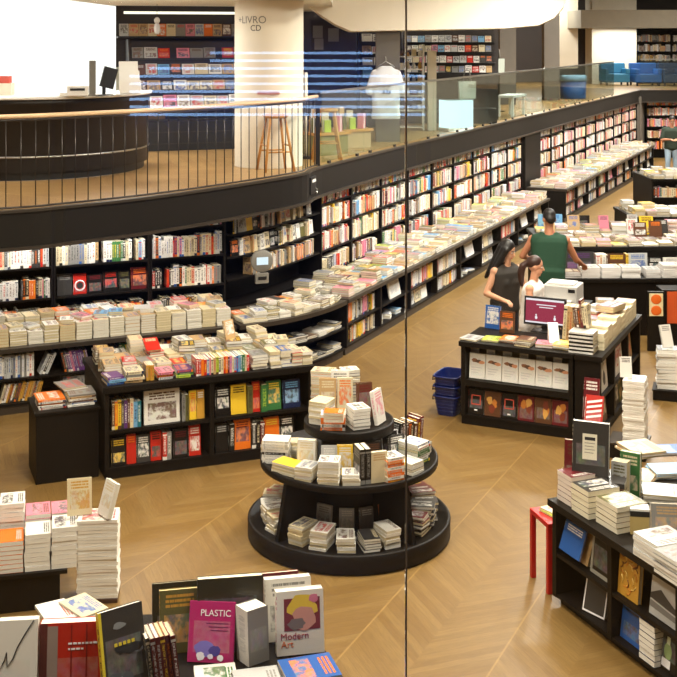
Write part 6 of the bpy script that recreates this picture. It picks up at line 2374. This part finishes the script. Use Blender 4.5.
GRP = {'book': 'books on display', 'paperback': 'piled paperbacks on display', 'magazine': 'magazines on display', 'disc_case': 'cases in the upstairs racks'}
rest = {}
for i, b in enumerate(BOOKS):
    ht = b.t / 2
    if i not in single:
        m = rest.setdefault(b.kind, BM())
        m.slab(-b.w / 2, b.w / 2, -b.h / 2, b.h / 2, -ht, ht, b.M4, LINPAL[b.col], LINPAL[b.acc], b.page, b.seed, 'whole')
        continue
    col, acc = LINPAL[b.col], LINPAL[b.acc]
    big = b.area * STEP * STEP > 30
    m = BM()
    if not big:
        m.slab(-b.w / 2, b.w / 2, -b.h / 2, b.h / 2, -ht, ht, I4, col, acc, b.page, b.seed, 'whole')
        o = weld(m.build(b.kind))
    else:
        c = min(.0032 if b.hard else .0014, b.t * .18)
        ins = .003 if b.hard else .0004
        plain = b.extra in ('scribble', 'redtitle', 'plastic', 'modern', 'label', 'dark', 'frame', 'band', 'ring', 'figure', 'stripes', 'greyframe', 'whiteframe', 'goldprint', 'landscape', 'bottle', 'yellowspine', 'art', 'whitespine')
        a2 = col if plain else acc
        if b.kind == 'disc_case':
            m.slab(-b.w / 2, b.w / 2, -b.h / 2, b.h / 2, -ht, ht, I4, col, acc, b.page, b.seed, 'cover')
            o = weld(m.build(b.kind))
        else:
            sc_ = col
            m.slab(-b.w / 2 + c, b.w / 2, -b.h / 2, b.h / 2, ht - c, ht, I4, col, a2, b.page, b.seed, 'cover')
            m.slab(-b.w / 2 + c, b.w / 2, -b.h / 2, b.h / 2, -ht, -ht + c, I4, col, a2, b.page, b.seed, 'cover')
            if b.extra == 'whitespine':
                m.slab(-b.w / 2, -b.w / 2 + c, -b.h / 2, b.h / 2, -ht, ht, I4, LINPAL['white'], LINPAL['silver'], b.page, b.seed, 'cover')
            elif b.extra == 'yellowspine':
                m.slab(-b.w / 2, -b.w / 2 + c, -b.h / 2, b.h / 2, -ht, ht, I4, LINPAL['yellow'], LINPAL['black'], b.page, b.seed, 'cover')
            else:
                m.slab(-b.w / 2, -b.w / 2 + c, -b.h / 2, b.h / 2, -ht, ht, I4, col, acc, b.page, b.seed, 'cover')
            o = weld(m.build(b.kind))
            pg = BM()
            pg.slab(-b.w / 2 + c + .0002, b.w / 2 - ins, -b.h / 2 + ins, b.h / 2 - ins, -ht + c + .0001, ht - c - .0001, I4, b.page, b.page, b.page, b.seed, 'pages')
            weld(pg.build('page_block', o))
        if b.extra:
            decorate(b, o)
    o.matrix_world = b.M4
    LBL_N[label_of(b)] = len(label_of(b).split())
    tag(o, label_of(b), b.kind.replace('_', ' '), GRP[b.kind])
for k, m in rest.items():
    nm = {'book': 'shelved_books', 'paperback': 'piled_paperbacks', 'magazine': 'smaller_magazines', 'disc_case': 'smaller_cases'}[k]
    tag(m.build(nm), {'book': 'remaining rows of smaller standing books on every shelf and table', 'paperback': 'remaining piles of smaller paperbacks on every table and stand',
                      'magazine': 'remaining smaller magazines in the racks and piles', 'disc_case': 'remaining small cases in the upstairs racks'}[k],
        k.replace('_', ' ') + 's', None, 'stuff')

# ------------------------------------------------------------------ light
WARM, NEUT = (1.0, .90, .75), (1.0, .96, .90)


def area(name, loc, size, power, col=WARM, aim=None, sy=None, spread=180):
    l = bpy.data.lights.new(name, 'AREA')
    l.energy = power
    l.color = col
    l.shape = 'RECTANGLE'
    l.size = size
    l.size_y = sy or size
    l.spread = math.radians(spread)
    o = bpy.data.objects.new(name, l)
    COL.objects.link(o)
    o.location = loc
    d = (Vector(aim) - Vector(loc)) if aim else Vector((0, 0, -1))
    o.rotation_euler = d.to_track_quat('-Z', 'Y').to_euler()
    return o


def spot(name, loc, aim, power, ang=50, col=WARM, blend=.6, r=.12):
    l = bpy.data.lights.new(name, 'SPOT')
    l.energy = power
    l.color = col
    l.spot_size = math.radians(ang)
    l.spot_blend = blend
    l.shadow_soft_size = r
    o = bpy.data.objects.new(name, l)
    COL.objects.link(o)
    o.location = loc
    o.rotation_euler = (Vector(aim) - Vector(loc)).to_track_quat('-Z', 'Y').to_euler()
    return o


w = bpy.data.worlds.new('world')
scene.world = w
w.use_nodes = True
w.node_tree.nodes['Background'].inputs[0].default_value = (.9, .85, .75, 1)
w.node_tree.nodes['Background'].inputs[1].default_value = .03
K = .8
# ceiling lamps of the hall
for i, (x, y, p) in enumerate(((-2.4, 5.2, 270), (1.2, 5.4, 250), (-1.2, 8.6, 260), (1.5, 9.8, 310), (3.8, 8.2, 220), (2.6, 13.2, 380), (5.5, 15.5, 420), (4.6, 20.5, 480), (8.2, 22.5, 460), (7.6, 29.5, 520), (11.0, 34.0, 500))):
    area(f'hall_lamp_{i}', (x, y, 5.9), .9, p * K, WARM if y < 14 else NEUT)
for i, (px, py, p) in enumerate(((228, 545, 520), (20, 440, 260), (430, 345, 420), (480, 560, 160), (630, 430, 260), (500, 262, 300))):
    q = gp(px, py, 0)
    spot(f'hall_spot_{i}', (q.x - .3, q.y + .3, 5.8), (q.x, q.y, 0), p, 24, WARM, .9)
for i, t in enumerate((-1.8, 1.0, 3.8, 6.6, 10.5, 14.5, 18.5)):  # added fill lights that whiten the straight bookcase run, not known fittings
    a_, b_ = FS.w(t, -3.4), FS.w(t + .5, 0)
    area(f'wall_washer_{i}', (a_.x, a_.y, 5.8), .5, (105 if t < 8 else 150) * K, NEUT, (b_.x, b_.y, 1.5), 1.0, 70)
# upper-floor lamps
for i, (x, y, p) in enumerate(((-5.2, 14.2, 80), (-2.9, 16.2, 105), (-5.6, 18.4, 90), (1.2, 22.4, 70), (4.0, 27.5, 240), (6.0, 33.0, 320), (7.0, 42.4, 360), (12.0, 37.0, 300))):
    area(f'upper_lamp_{i}', (x, y, 4.40 if y < 20 and x < 0 else 5.85), .8, p * K, NEUT)
# strips behind the fascia that wash the bookcases
for i, (a, b, p) in enumerate(((FSL.w(-1.3, -.42), FSL.w(1.95, -.42), 56), (FS.w(-2.6, -.05), FS.w(7.4, -.05), 0), )):
    if p:
        m = (a + b) / 2
        o = area(f'shelf_wash_{i}', (m.x, m.y, 1.99), (b - a).length, p * K, NEUT, sy=.08)
        o.rotation_euler = (math.radians(48), 0, math.atan2((b - a).y, (b - a).x))

ug = area('under_gallery_lamp', (10.2, 42.9, 4.17), 1.6, 110, NEUT)  # added fill light under the far gallery, brightens the far column and armchairs
cv = area('cove_lamp', (-2.2, 20.8, 4.28), 2.4, 26, NEUT, (-2.2, 20.4, 6), .08)  # invented uplight, added only to brighten the soffit from below
scene.view_settings.view_transform = 'Standard'
scene.view_settings.look = 'None'
scene.view_settings.gamma = 1.0
scene.view_settings.use_curve_mapping = False
scene.view_settings.exposure = 0.15
